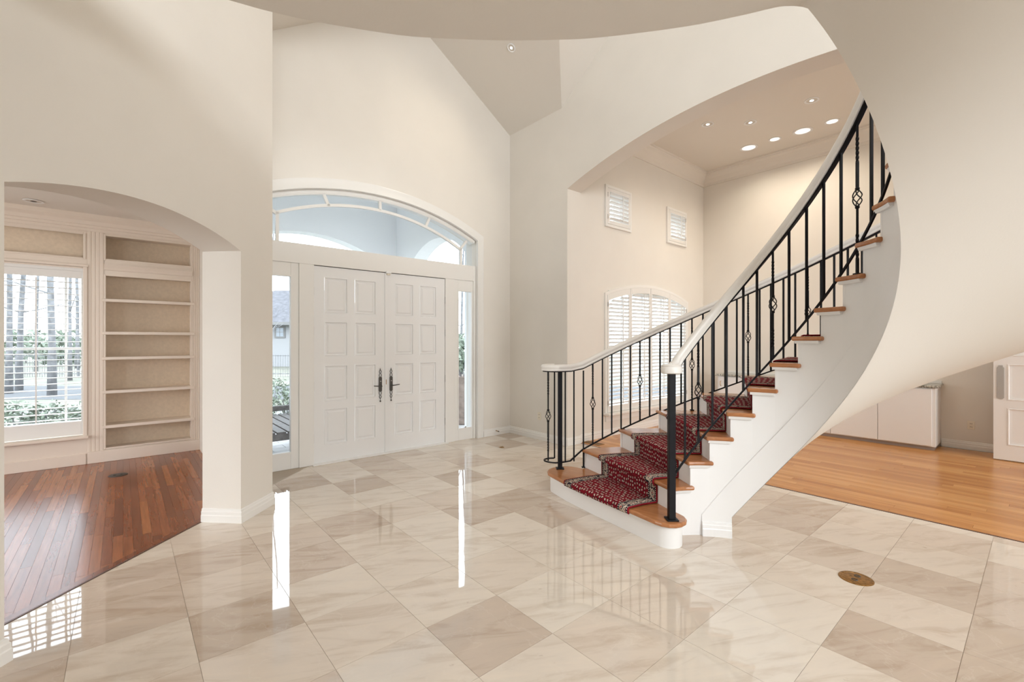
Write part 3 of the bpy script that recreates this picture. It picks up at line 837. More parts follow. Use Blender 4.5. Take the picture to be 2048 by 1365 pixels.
# rails between the shelf opening and the upper recess; mouldings
mb = MB(); mb.box(LX(-0.185), LX(0.715), 0, dp, 2.33, 2.505); mb.sweep([(LX(-0.185), 0, 2.42), (LX(0.715), 0, 2.42)], [(0, -0.04), (0.012, -0.035), (0.02, -0.01), (0.035, 0.02), (0.035, 0.035), (0, 0.04)], up=(0, 0, 1)); mb.build('middle_rail', SH, bc)
MB().box(LX(-0.185), LX(0.715), 0, dp, 2.825, 2.9).build('upper_rail', SH, bc)
mb = MB()
for (a, b, c, d) in ((-0.185, 0.715, 2.505, 2.825), (-0.185, 0.715, 0.155, 2.33)):
    k = 0.018
    mb.box(LX(a), LX(a + k), -0.006, 0.01, c, d); mb.box(LX(b - k), LX(b), -0.006, 0.01, c, d); mb.box(LX(a + k), LX(b - k), -0.006, 0.01, d - k, d)
    mb.box(LX(a + k), LX(b - k), -0.006, 0.01, c, c + k)
mb.build('bead_moulding', SH, bc, bevel=0.003)
# cornice along the whole wall
mb = MB(); mb.sweep([(-4.0, LV, 3.04), (0.80, LV, 3.04)], [(0, 0), (0, -0.19), (0.012, -0.19), (0.014, -0.155), (0.026, -0.145), (0.03, -0.11), (0.05, -0.09), (0.062, -0.055), (0.085, -0.03), (0.085, 0)], up=(0, 0, 1)) if False else None
mb = MB(); mb.prism_x([(LV + 0.02, 3.04), (LV + 0.02, 2.84), (LV - 0.014, 2.84), (LV - 0.016, 2.875), (LV - 0.028, 2.88), (LV - 0.030, 2.91), (LV - 0.042, 2.915), (LV - 0.055, 2.955), (LV - 0.085, 2.99), (LV - 0.085, 3.04)], -4.0, 0.80); struct(mb.build('trim_7', SH, **H), 'stepped cornice over the library bookcase')
# panelling around the window: left of the pilaster
pw = sempty('trim_8', 'cream panelling around the library window', rz=A0)
mb = MB(); wall_boxes(mb, -4.0, -0.335, 0.0, 3.0, LV, LV + 0.05, [(-2.0, -0.345, 0.345, 2.40), (-2.0, -0.352, 2.495, 2.815)]); mb.build('panel_frame', SH, pw)
mb = MB(); mb.box(-2.1, -0.34, LV + 0.10, LV + 0.12, 2.45, 2.85); mb.build('upper_recess', M['shelfback'], pw)
mb = MB()
for a, b, c, d in ((-2.0, -0.352, 2.495, 2.815),):
    k = 0.02
    mb.box(b - k, b + 0.004, LV - 0.008, LV + 0.01, c, d); mb.box(a, b - k, LV - 0.008, LV + 0.01, d - k, d); mb.box(a, b - k, LV - 0.008, LV + 0.01, c, c + k)
mb.box(-2.0, -0.325, LV - 0.02, LV + 0.01, 2.40, 2.43); mb.box(-0.372, -0.335, LV - 0.018, LV + 0.005, 0.345, 2.40)
mb.build('moulding', SH, pw, bevel=0.004)
MB().box(-2.6, -0.32, LV - 0.06, LV + 0.3, 0.318, 0.35).build('window_sill', SH, pw, bevel=0.008)
mb = MB(); mb.box(-2.6, -0.345, LV - 0.018, LV + 0.01, 0.0, 0.13); mb.build('plinth', SH, pw, bevel=0.005)
mb = MB(); mb.box(-2.6, -0.33, LV + 0.05, LV + 0.3, 2.385, 2.44); mb.box(-0.345, -0.325, LV + 0.05, LV + 0.3, 0.34, 2.42); mb.build('reveal', SH, pw)
window_sash(7, -1.93, -0.345, 0.47, 2.32, 7.90, 'library window behind its louvred shutter', mx=(-0.545, -1.14, -1.72), mz=(1.4,))
mb = MB(); mb.box(-2.0, -0.345, LV + 0.055, LV + 0.09, 2.35, 2.40); mb.box(-0.362, -0.345, LV + 0.03, LV + 0.09, 0.35, 2.40); mb.build('shutter_frame', M['shutter'], pw)
shutter_panel('wide louvred shutter over the library window with open blades', -1.15, -0.392, LV + 0.06, 0.525, lambda u: 2.262, 0.165, (0.05, 0.03), 0.0715, 0.064, math.radians(3), None, rod_u=-0.772, hinge_side=1, rail_top=0.085)
shutter_panel('louvred shutter leaf at the hidden far end of the library window', -1.96, -1.26, LV + 0.06, 0.525, lambda u: 2.262, 0.165, (0.03, 0.05), 0.0715, 0.064, math.radians(-3), None, rail_top=0.085)

# ------------------------------------------------------------------ staircase
CX, CY = 1.427, 2.785
RI, RO = 0.7326, 2.10
RISE = 0.1915
F3, DF = 93.93, 11.611
NST = 19
def phk(k): return F3 - (k - 3) * DF
def kk(phi): return 3 + (F3 - phi) / DF
def RO_at(f):
    x = max(0.0, min(1.0, (f - 58) / 40.0)); return 2.10 - 0.075 * x * x * (3 - 2 * x)
def dlt(R): return 4.0 * (R - RI) / (RO - RI)
def pol(R, phi, z): return (R * math.cos(math.radians(phi)), R * math.sin(math.radians(phi)), z)
def ease(x): x = max(0, min(1, x)); return x * x * (3 - 2 * x)
LZ = 3.02
def zin(phi):
    z = kk(phi) * RISE - 0.8125
    e = ease((-45 - phi) / 53.0)
    return min(z + e * 0.105, LZ)
def zout(phi):
    z = kk(phi) * RISE - 0.522 - 0.0045 * (kk(phi) - 6)
    e = ease((-20 - phi) / 78.0)
    return z * (1 - e) + e * LZ if phi < -20 else z
stair = thing('staircase', 'curved white staircase with oak treads rising to the right over the foyer', 'staircase', (CX, CY, 0))
def nose(R): return math.degrees(0.034 / R)
def tread_poly(k, r0=0.70, inset=0.0):
    a = []; r1 = RO_at(phk(k)) + 0.022
    for R in (r0, 1.05, 1.4, 1.75, r1): a.append(pol(R, phk(k) + dlt(R) + nose(R) * (1 - inset), 0)[:2])
    b = []
    for R in (r1, 1.75, 1.4, 1.05, r0): b.append(pol(R, phk(k + 1) + dlt(R) - math.degrees(0.022 / R), 0)[:2])
    mid1 = [pol(r1, phk(k) + dlt(r1) + (phk(k + 1) - phk(k)) * t, 0)[:2] for t in (0.33, 0.66)]
    mid0 = [pol(r0, phk(k + 1) + dlt(r0) + (phk(k) - phk(k + 1)) * t, 0)[:2] for t in (0.33, 0.66)]
    return a + mid1 + b + mid0
# bottom step with rounded ends
P0 = Vector((-0.502, 0.720)); DA = Vector((-0.514, 0.858)); DN = Vector((-0.858, -0.514))
def loc1(a, n): p = P0 + DA * a + DN * n; return (p.x, p.y)
def step1(off):
    pts = []
    r1 = 0.135 - off; ca, cn = -0.225, -0.135
    for i in range(9):
        t = PI - PI * 0.0 - (PI / 2) * 0 ; th = PI * 1.5 - PI * i / 8      # from the back round to the front
        pts.append(loc1(ca + r1 * math.cos(th) , cn + r1 * math.sin(th)))
    pts.append(loc1(0.0, -off)); pts.append(loc1(0.45, 0.008 - off)); pts.append(loc1(0.85, 0.002 - off))
    r2 = 0.20 - off; ca, cn = 1.10, -0.225
    for i in range(10):
        th = PI / 2 - PI * i / 9
        pts.append(loc1(ca + r2 * math.cos(th), cn + 0.0 + r2 * math.sin(th)))
    for R in (2.06, 1.4, 0.74): pts.append(pol(R, phk(2) + dlt(R) - 1.5, 0)[:2])
    return pts
OAK = M['oak']
MB().prism_z(step1(0.0), RISE - 0.034, RISE).build('tread', OAK, stair, bevel=0.014, seg=3)
MB().prism_z(step1(0.032), 0.0, RISE - 0.034).build('riser', M['white'], stair, smooth=30)
for k in range(2, NST):
    MB().prism_z(tread_poly(k), k * RISE - 0.031, k * RISE).build('tread', OAK, stair, bevel=0.012, seg=3)
    mb = MB()
    rows = []
    for R in (RI - 0.001, 1.05, 1.4, 1.75, RO_at(phk(k)) + 0.005):
        f = phk(k) + dlt(R); w = math.degrees(0.02 / R)
        rows.append([pol(R, f, (k - 1) * RISE - 0.02), pol(R, f, k * RISE - 0.03), pol(R, f - w, k * RISE - 0.03), pol(R, f - w, (k - 1) * RISE - 0.02)])
    mb.grid(rows, close=True); mb.f += [(0, 1, 2, 3), tuple(16 + i for i in (3, 2, 1, 0))]
    mb.build('riser', M['white'], stair)
    # cove strip under the side nosing
    mb = MB(); pth = [pol(RI - 0.012, phk(k) + 1.2 - (DF + 1.0) * i / 6, k * RISE - 0.040) for i in range(7)]
    mb.sweep(pth, [(-0.014, -0.010), (-0.014, 0.010), (0.014, 0.010), (0.006, -0.010)], up=(0, 0, 1)); mb.build('cove_strip', M['white'], stair)
PE = 70.0   # the underside closes down to the floor here
def string(R0, R1, ph_of, zb, name, ph_start, ph_end):
    mb = MB(); cols = []
    for k in range(1, NST):
        a, b = ph_of(k), ph_of(k + 1)
        a_ = min(a, ph_start)
        if k == 1: a_ = ph_start
        for i in range(5):
            f = a_ + (b - a_) * i / 4
            if f > ph_start + 1e-6: continue
            cols.append((f, k * RISE - 0.031))
    # insert the exact end-wall angle
    out = []
    for (f, zt_) in cols:
        if out and out[-1][0] > PE > f:
            out.append((PE, zt_, 0.0)); out.append((PE, zt_, zb(PE) + 0.02))
        out.append((f, zt_, 0.0 if f > PE else zb(f) + 0.02))
    rows = []
    for f, z1, z0 in out:
        a_, b_ = (RO_at(f) - 0.02, RO_at(f) + 0.02) if R0 > 1.5 else (R0, R1)
        rows.append([pol(a_, f, z0), pol(a_, f, z1), pol(b_, f, z1), pol(b_, f, z0)])
    mb.grid(rows, close=True)
    n = len(rows); mb.f += [(0, 1, 2, 3), tuple(4 * (n - 1) + i for i in (3, 2, 1, 0))]
    return mb.build(name, M['white'], stair, smooth=30)
string(RI, RI + 0.04, lambda k: phk(k), zin, 'inner_string', 113.0, -90)
string(RO - 0.02, RO + 0.02, lambda k: phk(k) + 4.0, zout, 'outer_string', 119.0, -90)
# soffit
mb = MB(); rows = []
fs_ = [PE - (PE + 98.5) * i / 92 for i in range(93)]
for f in fs_:
    ri_ = RI - 0.008
    rows.append([pol(ri_ + (RO_at(f) + 0.02 - ri_) * j / 6, f, zin(f) + (zout(f) - zin(f)) * j / 6 - 0.004 * (1 - ease((-60 - f) / 38.0))) for j in range(7)])
mb.grid(rows)
mb.build('soffit', M['soffit'], stair, smooth=True)
mb = MB(); mb.grid([[pol(RI + (RO - RI) * j / 4, PE, 0) for j in range(5)], [pol(RI + (RO - RI) * j / 4, PE, zin(PE) + (zout(PE) - zin(PE)) * j / 4) for j in range(5)]]); mb.build('end_wall', M['soffit'], stair)
# raised lower band on the inner string
mb = MB(); rows = []
PB = 87.0
fl_ = [PB - (PB - PE) * i / 6 for i in range(7)] + [PE - 0.001 - (PE + 90) * i / 70 for i in range(71)]
def zband(f): return kk(f) * RISE - 0.525
for f in fl_:
    zb = 0.0 if f >= PE else zin(f)
    rows.append([pol(RI, f, zb), pol(RI - 0.007, f, zb), pol(RI - 0.007, f, zband(f) - 0.007), pol(RI, f, zband(f))])
mb.grid(rows, close=True); mb.f += [(0, 1, 2, 3), tuple(4 * (len(rows) - 1) + i for i in (3, 2, 1, 0))]
mb.build('string_band', M['white'], stair, smooth=30)
mb = MB(); mb.sweep([pol(RI - 0.007, PB - (PB - PE) * i / 8, 0) for i in range(9)], [(x, z) for x, z in BB], up=(0, 0, 1)); mb.build('base_moulding', M['white'], stair)

# upper landing
edge = [(CX + (RI - 0.008) * math.cos(math.radians(-98.5)), CY + (RI - 0.008) * math.sin(math.radians(-98.5))), (1.285, 2.064), (1.25, 2.064), (1.20, 2.072), (1.056, 2.128), (0.83, 2.20), (0.44, 2.277), (0.19, 2.296), (-0.06, 2.298), (-0.31, 2.286), (-0.567, 2.258), (-0.92, 2.168), (-1.11, 2.10), (-1.263, 2.027), (-1.6, 1.86), (-1.95, 1.62), (-2.36, 1.28)]
def smooth_curve(pts, n=4):
    out = []
    for i in range(len(pts) - 1):
        p0, p1, p2, p3 = pts[max(i - 1, 0)], pts[i], pts[i + 1], pts[min(i + 2, len(pts) - 1)]
        for j in range(n):
            t = j / n
            out.append(tuple(0.5 * ((2 * p1[d]) + (-p0[d] + p2[d]) * t + (2 * p0[d] - 5 * p1[d] + 4 * p2[d] - p3[d]) * t * t + (-p0[d] + 3 * p1[d] - 3 * p2[d] + p3[d]) * t ** 3) for d in (0, 1)))
    out.append(pts[-1]); return out
ed = smooth_curve(edge)
o_end = (CX + 2.12 * math.cos(math.radians(-98.5)), CY + 2.12 * math.sin(math.radians(-98.5)))
land = ed + [(-2.75, -3.4), (1.0, -3.4), o_end]
mb = MB(); mb.prism_z(land, LZ, 3.64); struct(mb.build('landing', M['soffit'], smooth=30), 'curved underside of the upper landing')

# runner
def runner_nose(k, R):
    if k == 1:
        return 124.9 - 2.0 * (R - 0.878) / 0.865 + 0.0
    return phk(k) + dlt(R) + nose(R) + math.degrees(0.006 / R)
Rs = [0.91 + 0.82 * i / 8 for i in range(9)]
rowsP = []
def rpt(k, kind):
    row = []
    for R in Rs:
        g_ = math.degrees(1 / R)
        if kind == 'a': row.append(pol(R, phk(k) + dlt(R) + 0.007 * g_, (k - 1) * RISE + 0.012))
        if kind == 'b': row.append(pol(R, phk(k) + dlt(R) + 0.009 * g_, k * RISE - 0.05))
        if kind == 'c': row.append(pol(R, runner_nose(k, R) - 0.004 * g_, k * RISE - 0.038))
        if kind == 'd': row.append(pol(R, runner_nose(k, R) + 0.004 * g_, k * RISE - 0.018))
        if kind == 'e': row.append(pol(R, runner_nose(k, R) + 0.001 * g_, k * RISE + 0.004))
        if kind == 'f': row.append(pol(R, runner_nose(k, R) - 0.014 * g_, k * RISE + 0.011))
        if kind == 'm': row.append(pol(R, (runner_nose(k, R) + phk(k + 1) + dlt(R)) / 2, k * RISE + 0.011))
        if kind == 'g': row.append(pol(R, phk(k + 1) + dlt(R) + 0.014 * g_, k * RISE + 0.011))
    return row
for k in range(1, NST):
    for kind in (('a', 'b', 'c', 'd', 'e', 'f', 'm', 'g') if k > 1 else ('c', 'd', 'e', 'f', 'm', 'g')):
        rowsP.append(rpt(k, kind))
mb = MB(); mb.grid(rowsP)
me = mb.mesh('stair_runner', M['carpet'], smooth=40)
uvl = me.uv_layers.new(name='UVMap')
L_ = [0.0]
for i in range(1, len(rowsP)): L_.append(L_[-1] + (Vector(rowsP[i][4]) - Vector(rowsP[i - 1][4])).length)
for lp in me.loops:
    i, j = divmod(lp.vertex_index, 9)
    uvl.data[lp.index].uv = (j * RUN_W / 8, L_[i])
run = bpy.data.objects.new('stair_runner', me); link(run); run.location = (CX, CY, 0)
sm = run.modifiers.new('thickness', 'SOLIDIFY'); sm.thickness = 0.008; sm.offset = 0
tag(run, 'red patterned runner with cream border laid down the middle of the stairs', 'carpet')

# railings
IR = M['iron']
SQ = 0.0068
def sqbar(mb, x, y, z0, z1, tw=None, h=SQ, a0=0.0):
    zs = [z0]; angs = [a0]
    if tw:
        for (t0, t1) in tw:
            n = 14
            for i in range(n + 1):
                zs.append(t0 + (t1 - t0) * i / n); angs.append(angs[-1] if i == 0 else angs[-1] + PI / 5)
    zs.append(z1); angs.append(angs[-1])
    rows = [[(x + h * 1.414 * math.cos(a + PI / 4 + PI / 2 * j), y + h * 1.414 * math.sin(a + PI / 4 + PI / 2 * j), z) for j in range(4)] for z, a in zip(zs, angs)]
    mb.grid(rows, close=True)
    b = len(mb.v) - 4 * len(rows)
    mb.f += [(b, b + 1, b + 2, b + 3), tuple(b + 4 * (len(rows) - 1) + i for i in (3, 2, 1, 0))]
def basket_mesh(h=0.115, r=0.027):
    mb = MB()
    for j in range(4):
        pts = []
        for i in range(13):
            t = i / 12; a = PI / 2 * j + t * PI * 1.1
            rr = 0.005 + (r - 0.005) * math.sin(PI * t)
            pts.append((rr * math.cos(a), rr * math.sin(a), -h / 2 + h * t))
        mb.tube(pts, 0.0036, 5, cap=False)
    for s in (-1, 1):
        mb.lathe([(0.008, s * h / 2 - 0.010), (0.0125, s * h / 2 - 0.006), (0.0125, s * h / 2 + 0.006), (0.008, s * h / 2 + 0.010)], 8)
    return mb.mesh('basket', IR, smooth=40)
BASKET = basket_mesh()
RAILP = [(-0.026, 0.0), (-0.030, 0.010), (-0.024, 0.020), (-0.032, 0.034), (-0.033, 0.046), (-0.022, 0.060), (0.0, 0.066), (0.022, 0.060), (0.033, 0.046), (0.032, 0.034), (0.024, 0.020), (0.030, 0.010), (0.026, 0.0)]
CHAN = [(-0.016, -0.010), (-0.016, 0.001), (0.016, 0.001), (0.016, -0.010)]
BARP = [(-0.0065, -0.0065), (-0.0065, 0.0065), (0.0065, 0.0065), (0.0065, -0.0065)]
def px_phi(px, R, hint):
    """angle on the circle of radius R that is seen in column px of the photograph"""
    r = (px - 1024) / 910.0
    best = None
    for i in range(4001):
        f = 130 - 240 * i / 4000
        x = CX + R * math.cos(math.radians(f)); y = CY + R * math.sin(math.radians(f))
        if y < 0.3: continue
        e_ = abs(x / y - r)
        if (hint is None or abs(f - hint) < 45) and (best is None or e_ < best[0]): best = (e_, f)
    return best[1]
def baluster(parent, R, f, zb, zt_, basket, foot=False, xy=None):
    x, y, _ = pol(R, f, 0) if xy is None else (xy[0], xy[1], 0)
    mb = MB(); L = zt_ - zb
    zm = zb + L * 0.5
    if basket:
        sqbar(mb, x, y, zb, zm - 0.055, [(zb + L * 0.10, zb + L * 0.27)])
        sqbar(mb, x, y, zm + 0.055, zt_, [(zt_ - L * 0.27, zt_ - L * 0.10)])
    else:
        sqbar(mb, x, y, zb, zt_)
    o = mb.build('baluster', IR, parent)
    if basket: place(BASKET, 'basket', o, (x, y, zm))
    if foot: MB().box(x - 0.018, x + 0.018, y - 0.018, y + 0.018, zb, zb + 0.012).build('foot_plate', IR, o, bevel=0.003)
    return o
def tread_z(f, R):
    k = math.floor(kk(f - dlt(R) - nose(R)) + 0.0)
    return k * RISE

# -- near railing (inner curve)
near = thing('stair_railing', 'black iron railing with white handrail on the inner curve of the stairs, nearer the camera', 'railing', (CX, CY, 0), group='railings of the curved staircase')
RN = 0.745
def ztop_n(f): return max(kk(f) * RISE + 0.85, 1.262)
def zbar_n(f): return kk(f) * RISE + 0.052
NPX, NPY = -0.2595, 0.546
def path_n(zf, f0=104, f1=-88, n=64, start=None):
    pts = []
    fs = [f0 + (f1 - f0) * i / n for i in range(n + 1)]
    return ([start] if start else []) + [pol(RN, f, zf(f)) for f in fs]
start = [(NPX, NPY, 1.268), (-0.235, 0.62, 1.266), (-0.205, 0.69, 1.264)]
pt = [(NPX, NPY, 1.268), (-0.243, 0.60, 1.266), (-0.212, 0.672, 1.266)] + path_n(ztop_n, 101.5)
mb = MB(); mb.sweep([(x, y, z + 0.002) for x, y, z in pt], RAILP, up=None); hr = mb.build('handrail', M['rail'], near, smooth=50)
hr['label'] = 'white painted moulded handrail'
mb = MB(); mb.sweep(pt, CHAN); mb.build('top_channel', IR, near)
mb = MB(); mb.sweep([(NPX + 0.02, NPY + 0.05, 0.455)] + path_n(zbar_n, 103.0), BARP); mb.build('bottom_bar', IR, near)
MB().lathe([(0.066, 1.262), (0.074, 1.268), (0.076, 1.30), (0.070, 1.312), (0.072, 1.320), (0.06, 1.328), (0.0005, 1.330)], 28, (NPX, NPY, 0)).build('end_cap', M['rail'], near, smooth=40)
mb = MB(); mb.box(NPX - 0.024, NPX + 0.024, NPY - 0.024, NPY + 0.024, RISE, 1.262); nw = mb.build('newel_post', IR, near, bevel=0.003)
MB().box(NPX - 0.042, NPX + 0.042, NPY - 0.042, NPY + 0.042, RISE, RISE + 0.010).build('foot_plate', IR, nw, bevel=0.002)
nearb = [(1370, 0, 0), (1396.5, 1, 0), (1424.7, 0, 0), (1453, 0, 0), (1486.7, 0, 0), (1514, 0, 0), (1545.8, 1, 0), (1578, 0, 0), (1613, 0, 0), (1647.5, 0, 0), (1682, 0, 0), (1714.6, 1, 1), (1743, 0, 0), (1765.6, 0, 0)]
hint = 95; lastf = None
for px, bk, ft in nearb:
    f = px_phi(px, RN, hint); hint = f - 6; lastf = f
    zb = zbar_n(f) if not ft else tread_z(f, RN)
    baluster(near, RN, f, zb, ztop_n(f), bk, ft)
f = lastf; i = 0
while f - 8.6 > -88:
    f -= 8.6; i += 1
    baluster(near, RN, f, zbar_n(f), ztop_n(f), i % 5 == 3)

# -- far railing (outer curve)
far = thing('stair_railing', 'black iron railing on the outer curve of the stairs, beginning in a loop', 'railing', (CX, CY, 0), group='railings of the curved staircase')
def RFa(f): return RO_at(f)
RF = 2.10
def ztop_f(f):
    k = kk(f); w = (2.10 - RFa(f)) / 0.10
    return max(k * RISE + 0.8814 - 0.0122 * w - (0.0025 + 0.0097 * w) * (k - 6), 1.195)
def zbar_f(f):
    k = kk(f); w = (2.10 - RFa(f)) / 0.10
    return max(k * RISE + 0.0108 + 0.0034 * w - (0.0064 + 0.0104 * w) * (k - 6), 0.272)
OPX, OPY = -0.9354, 1.876
# loop of the start in plan, relative to the centre of the stairs
loop = [(-0.985, 1.985), (-1.045, 1.975), (-1.09, 1.93), (-1.09, 1.875), (-1.05, 1.825), (-0.985, 1.80), (-0.90, 1.83), (-0.83, 1.875)]
loop = smooth_curve(loop, 4)
fs = [113.0 - (113.0 + 86) * i / 72 for i in range(73)]
circ = [pol(RFa(f), f, 0) for f in fs]
ptt = [(x, y, 1.195) for x, y in loop] + [(x, y, ztop_f(f)) for (x, y, _), f in zip(circ[1:], fs[1:])]
ptb = [(x, y, 0.272) for x, y in loop] + [(x, y, zbar_f(f)) for (x, y, _), f in zip(circ[1:], fs[1:])]
mb = MB(); mb.sweep([(x, y, z + 0.002) for x, y, z in ptt], RAILP); mb.build('handrail', M['rail'], far, smooth=50)['label'] = 'white painted moulded handrail'
mb = MB(); mb.sweep(ptt, CHAN); mb.build('top_channel', IR, far)
mb = MB(); mb.sweep(ptb, BARP); mb.build('bottom_bar', IR, far)
mb = MB(); mb.box(OPX - 0.022, OPX + 0.022, OPY - 0.022, OPY + 0.022, RISE, 1.195); nw = mb.build('newel_post', IR, far, bevel=0.003)
MB().box(OPX - 0.040, OPX + 0.040, OPY - 0.040, OPY + 0.040, RISE, RISE + 0.010).build('foot_plate', IR, nw, bevel=0.002)
farb = [(1185.7, 1, 0), (1205, 0, 0), (1223.6, 0, 0), (1242, 0, 0), (1260.7, 0, 0), (1280, 1, 0), (1299.3, 0, 0), (1320, 0, 0), (1340, 0, 0), (1362, 0, 0), (1384, 1, 1), (1405.7, 0, 0), (1427.5, 0, 0), (1450, 0, 0), (1473.8, 0, 0), (1496, 1, 0), (1519, 0, 0), (1542, 0, 0), (1566.7, 0, 0), (1590.3, 0, 0), (1615.5, 1, 1), (1641.8, 0, 0), (1668.5, 0, 0), (1695.5, 0, 0), (1724, 0, 0), (1752.7, 1, 0), (1781, 0, 0), (1812, 0, 0), (1845, 0, 0)]
hint = 108
for px, bk, ft in farb:
    f = px_phi(px, RFa(hint), hint); f = px_phi(px, RFa(f), f); hint = f - 2
    baluster(far, RFa(f), f, zbar_f(f) if not ft else tread_z(f, RFa(f)), ztop_f(f), bk, ft)
def fx(px, zrel_depth): 
    d = zrel_depth; return ((px - 1024) / 910.0 * d - CX, d - CY)
for px, d, bk, zb in ((1096.3, 4.665, 1, 0.272), (1109.0, 4.765, 0, 0.272), (1130.5, 4.60, 0, 0.272), (1147.8, 4.645, 0, 0.272), (1166.8, 4.70, 0, RISE)):
    baluster(far, 0, 0, zb, 1.195, bk, zb == RISE, xy=fx(px, d))

# ------------------------------------------------------------------ dining room furniture
cab = thing('low_cabinet', 'low white cabinet with flat doors along the far dining room wall', 'cabinet', uv(8.38, 2.2, 0), A0)
# local x: depth away from the room, local y: v - 2.2
def cy(v): return v - 2.2
MB().box(0.02, 0.49, cy(0.965), cy(3.95), 0.05, 0.855).build('body', M['white'], cab, bevel=0.003)
MB().box(0.05, 0.48, cy(0.985), cy(3.93), 0.0, 0.055).build('toe_kick', M['plinth'], cab)
edges = [1.0, 1.588, 2.172, 2.756, 3.34, 3.92]
for i, (a, b) in enumerate(zip(edges, edges[1:])):
    d_ = MB().box(0.0, 0.02, cy(a + 0.003), cy(b - 0.003), 0.062, 0.843).build('cabinet_door', M['white'], cab, bevel=0.003)
    hv = b - 0.04 if i % 2 == 0 else a + 0.04
    MB().tube([(0.0, cy(hv), 0.765), (-0.028, cy(hv), 0.762), (-0.032, cy(hv), 0.70), (0.0, cy(hv), 0.672)], 0.0055, 6).build('handle', M['brass'], d_)
top = MB().box(-0.025, 0.495, cy(0.935), cy(3.98), 0.858, 0.893).build('granite_countertop', M['granite'], None, bevel=0.01, loc=uv(8.38, 2.2, 0), rz=A0)
tag(top, 'polished speckled granite slab lying on the low white cabinet', 'countertop')
sp = sempty('trim_9', 'pale backsplash strip behind the granite countertop', loc=uv(8.38, 2.2, 0), rz=A0)
MB().box(0.475, 0.497, cy(0.955), cy(3.98), 0.894, 0.93).build('backsplash', M['trim'], sp)

# panelled sliding door
sd = sempty('door_3', 'white panelled sliding door at the right end of the dining room', rz=A0)
rows = [(0.195, 0.665), (0.755, 1.215), (1.305, 1.72), (1.80, 2.05)]
x_ = 8.38
mb = MB()
for a, b, holes in ((-0.55, 0.424, [(-0.43, 0.308)]),):
    zz = 0.012
    ys = [(-0.55, -0.43), (0.308, 0.424)]
    for y0_, y1_ in ys: mb.box(x_, x_ + 0.045, y0_, y1_, 0.012, 2.15)
    for z0_, z1_ in rows:
        mb.box(x_, x_ + 0.045, -0.43, 0.308, zz, z0_); zz = z1_
    mb.box(x_, x_ + 0.045, -0.43, 0.308, zz, 2.15)
mb.build('leaf', M['white'], sd)
for z0_, z1_ in rows:
    mb = MB()
    def ring(i, x): return [(x, 0.308 - i, z0_ + i), (x, -0.43 + i, z0_ + i), (x, -0.43 + i, z1_ - i), (x, 0.308 - i, z1_ - i)]
    mb.grid([ring(0, x_ - 0.002), ring(0.014, x_ - 0.006), ring(0.022, x_ + 0.014), ring(0.045, x_ + 0.016)], close=True)
    k = len(mb.v); mb.f.append((k - 4, k - 3, k - 2, k - 1)); mb.build('panel', M['white'], sd, recalc=False)
pl = [(-0.032, 0.79), (-0.02, 0.775), (0.0, 0.767), (0.02, 0.775), (0.032, 0.79), (0.032, 1.165), (0.02, 1.178), (0.02, 1.195), (-0.02, 1.195), (-0.02, 1.178), (-0.032, 1.165)]
MB().prism_x([(0.362 + p, q) for p, q in pl], x_ - 0.008, x_).build('push_plate', M['nickel'], sd, bevel=0.003)['label'] = 'grey metal push plate with cut corners'
# wall stub and head the door slides past
struct(MB().box(8.30, 8.88, -4.0, -0.62, 0, 4.84).build('wall_dining_stub', T, **H))

def outlet(label, loc, rz, group=None):
    t = thing('wall_outlet', label, 'outlet', loc, rz)
    MB().box(-0.037, 0.037, -0.006, 0.0, -0.058, 0.058).build('cover_plate', M['plastic'], t, bevel=0.003)
    for z in (-0.022, 0.022):
        s = MB().box(-0.017, 0.017, -0.009, -0.005, z - 0.015, z + 0.015).build('socket', M['plastic'], t, bevel=0.003)
        MB().box(-0.009, -0.005, -0.0096, -0.0088, z - 0.006, z + 0.008).box(0.005, 0.009, -0.0096, -0.0088, z - 0.006, z + 0.008).build('slots', M['darkslot'], s)
    return t
outlet('cream electric outlet low on the far dining wall beside the sliding door', uv(8.88, 0.66, 0.338), A0 - PI / 2)
outlet('white electric outlet low on the foyer wall behind the stair newel', uv(4.82, 5.0, 0.355), A0 - PI / 2)

def floor_outlet(label, loc, r, m):
    t = thing('floor_outlet', label, 'floor outlet', loc, A0)
    MB().lathe([(r, 0.0), (r, 0.003), (r * 0.94, 0.0055), (r * 0.82, 0.0055), (r * 0.80, 0.0035), (0.001, 0.0035)], 36).build('rim', m, t, smooth=30)
    MB().lathe([(r * 0.78, 0.002), (r * 0.78, 0.0045), (r * 0.75, 0.005), (0.001, 0.005)], 32).build('lid', m, t, smooth=30)
    for s in (-1, 1):
        MB().tube([(s * r * 0.36 + r * 0.13 * math.cos(a), r * 0.13 * math.sin(a) * 1.3, 0.0055) for a in [PI * 2 * i / 10 for i in range(11)]], 0.003, 5).build('screw_cap', M['pewter'], t)
    return t
floor_outlet('round brass floor outlet set in the marble tiles under the stairs', uv(3.515, 0.774, 0.0), 0.092, M['brass'])
floor_outlet('dark round floor outlet set in the reddish library floor', uv(-0.047, 6.725, 0.0), 0.085, M['pewter'])

floor_outlet('tiny brass floor plug in the marble near the entry corner', uv(4.06, 4.98, 0.0), 0.034, M['brass'])
t = thing('floor_register', 'dark slotted heating register in the oak floor beside the dining arch pier', 'floor register', uv(5.24, 4.30, 0.0), A0)
MB().box(-0.06, 0.06, -0.14, 0.14, 0.0, 0.003).build('backing', M['darkslot'], t)
mb = MB(); wall_boxes(mb, -0.07, 0.07, -0.15, 0.15, 0.0, 0.005, [(-0.055, 0.055, -0.135, 0.135)]); mb.v = [(x, z, y) for x, y, z in mb.v]; mb.build('frame', M['brass'], t)
for i in range(11): MB().box(-0.055, 0.055, -0.125 + 0.024 * i, -0.116 + 0.024 * i, 0.002, 0.005).build('slat', M['brass'], t)

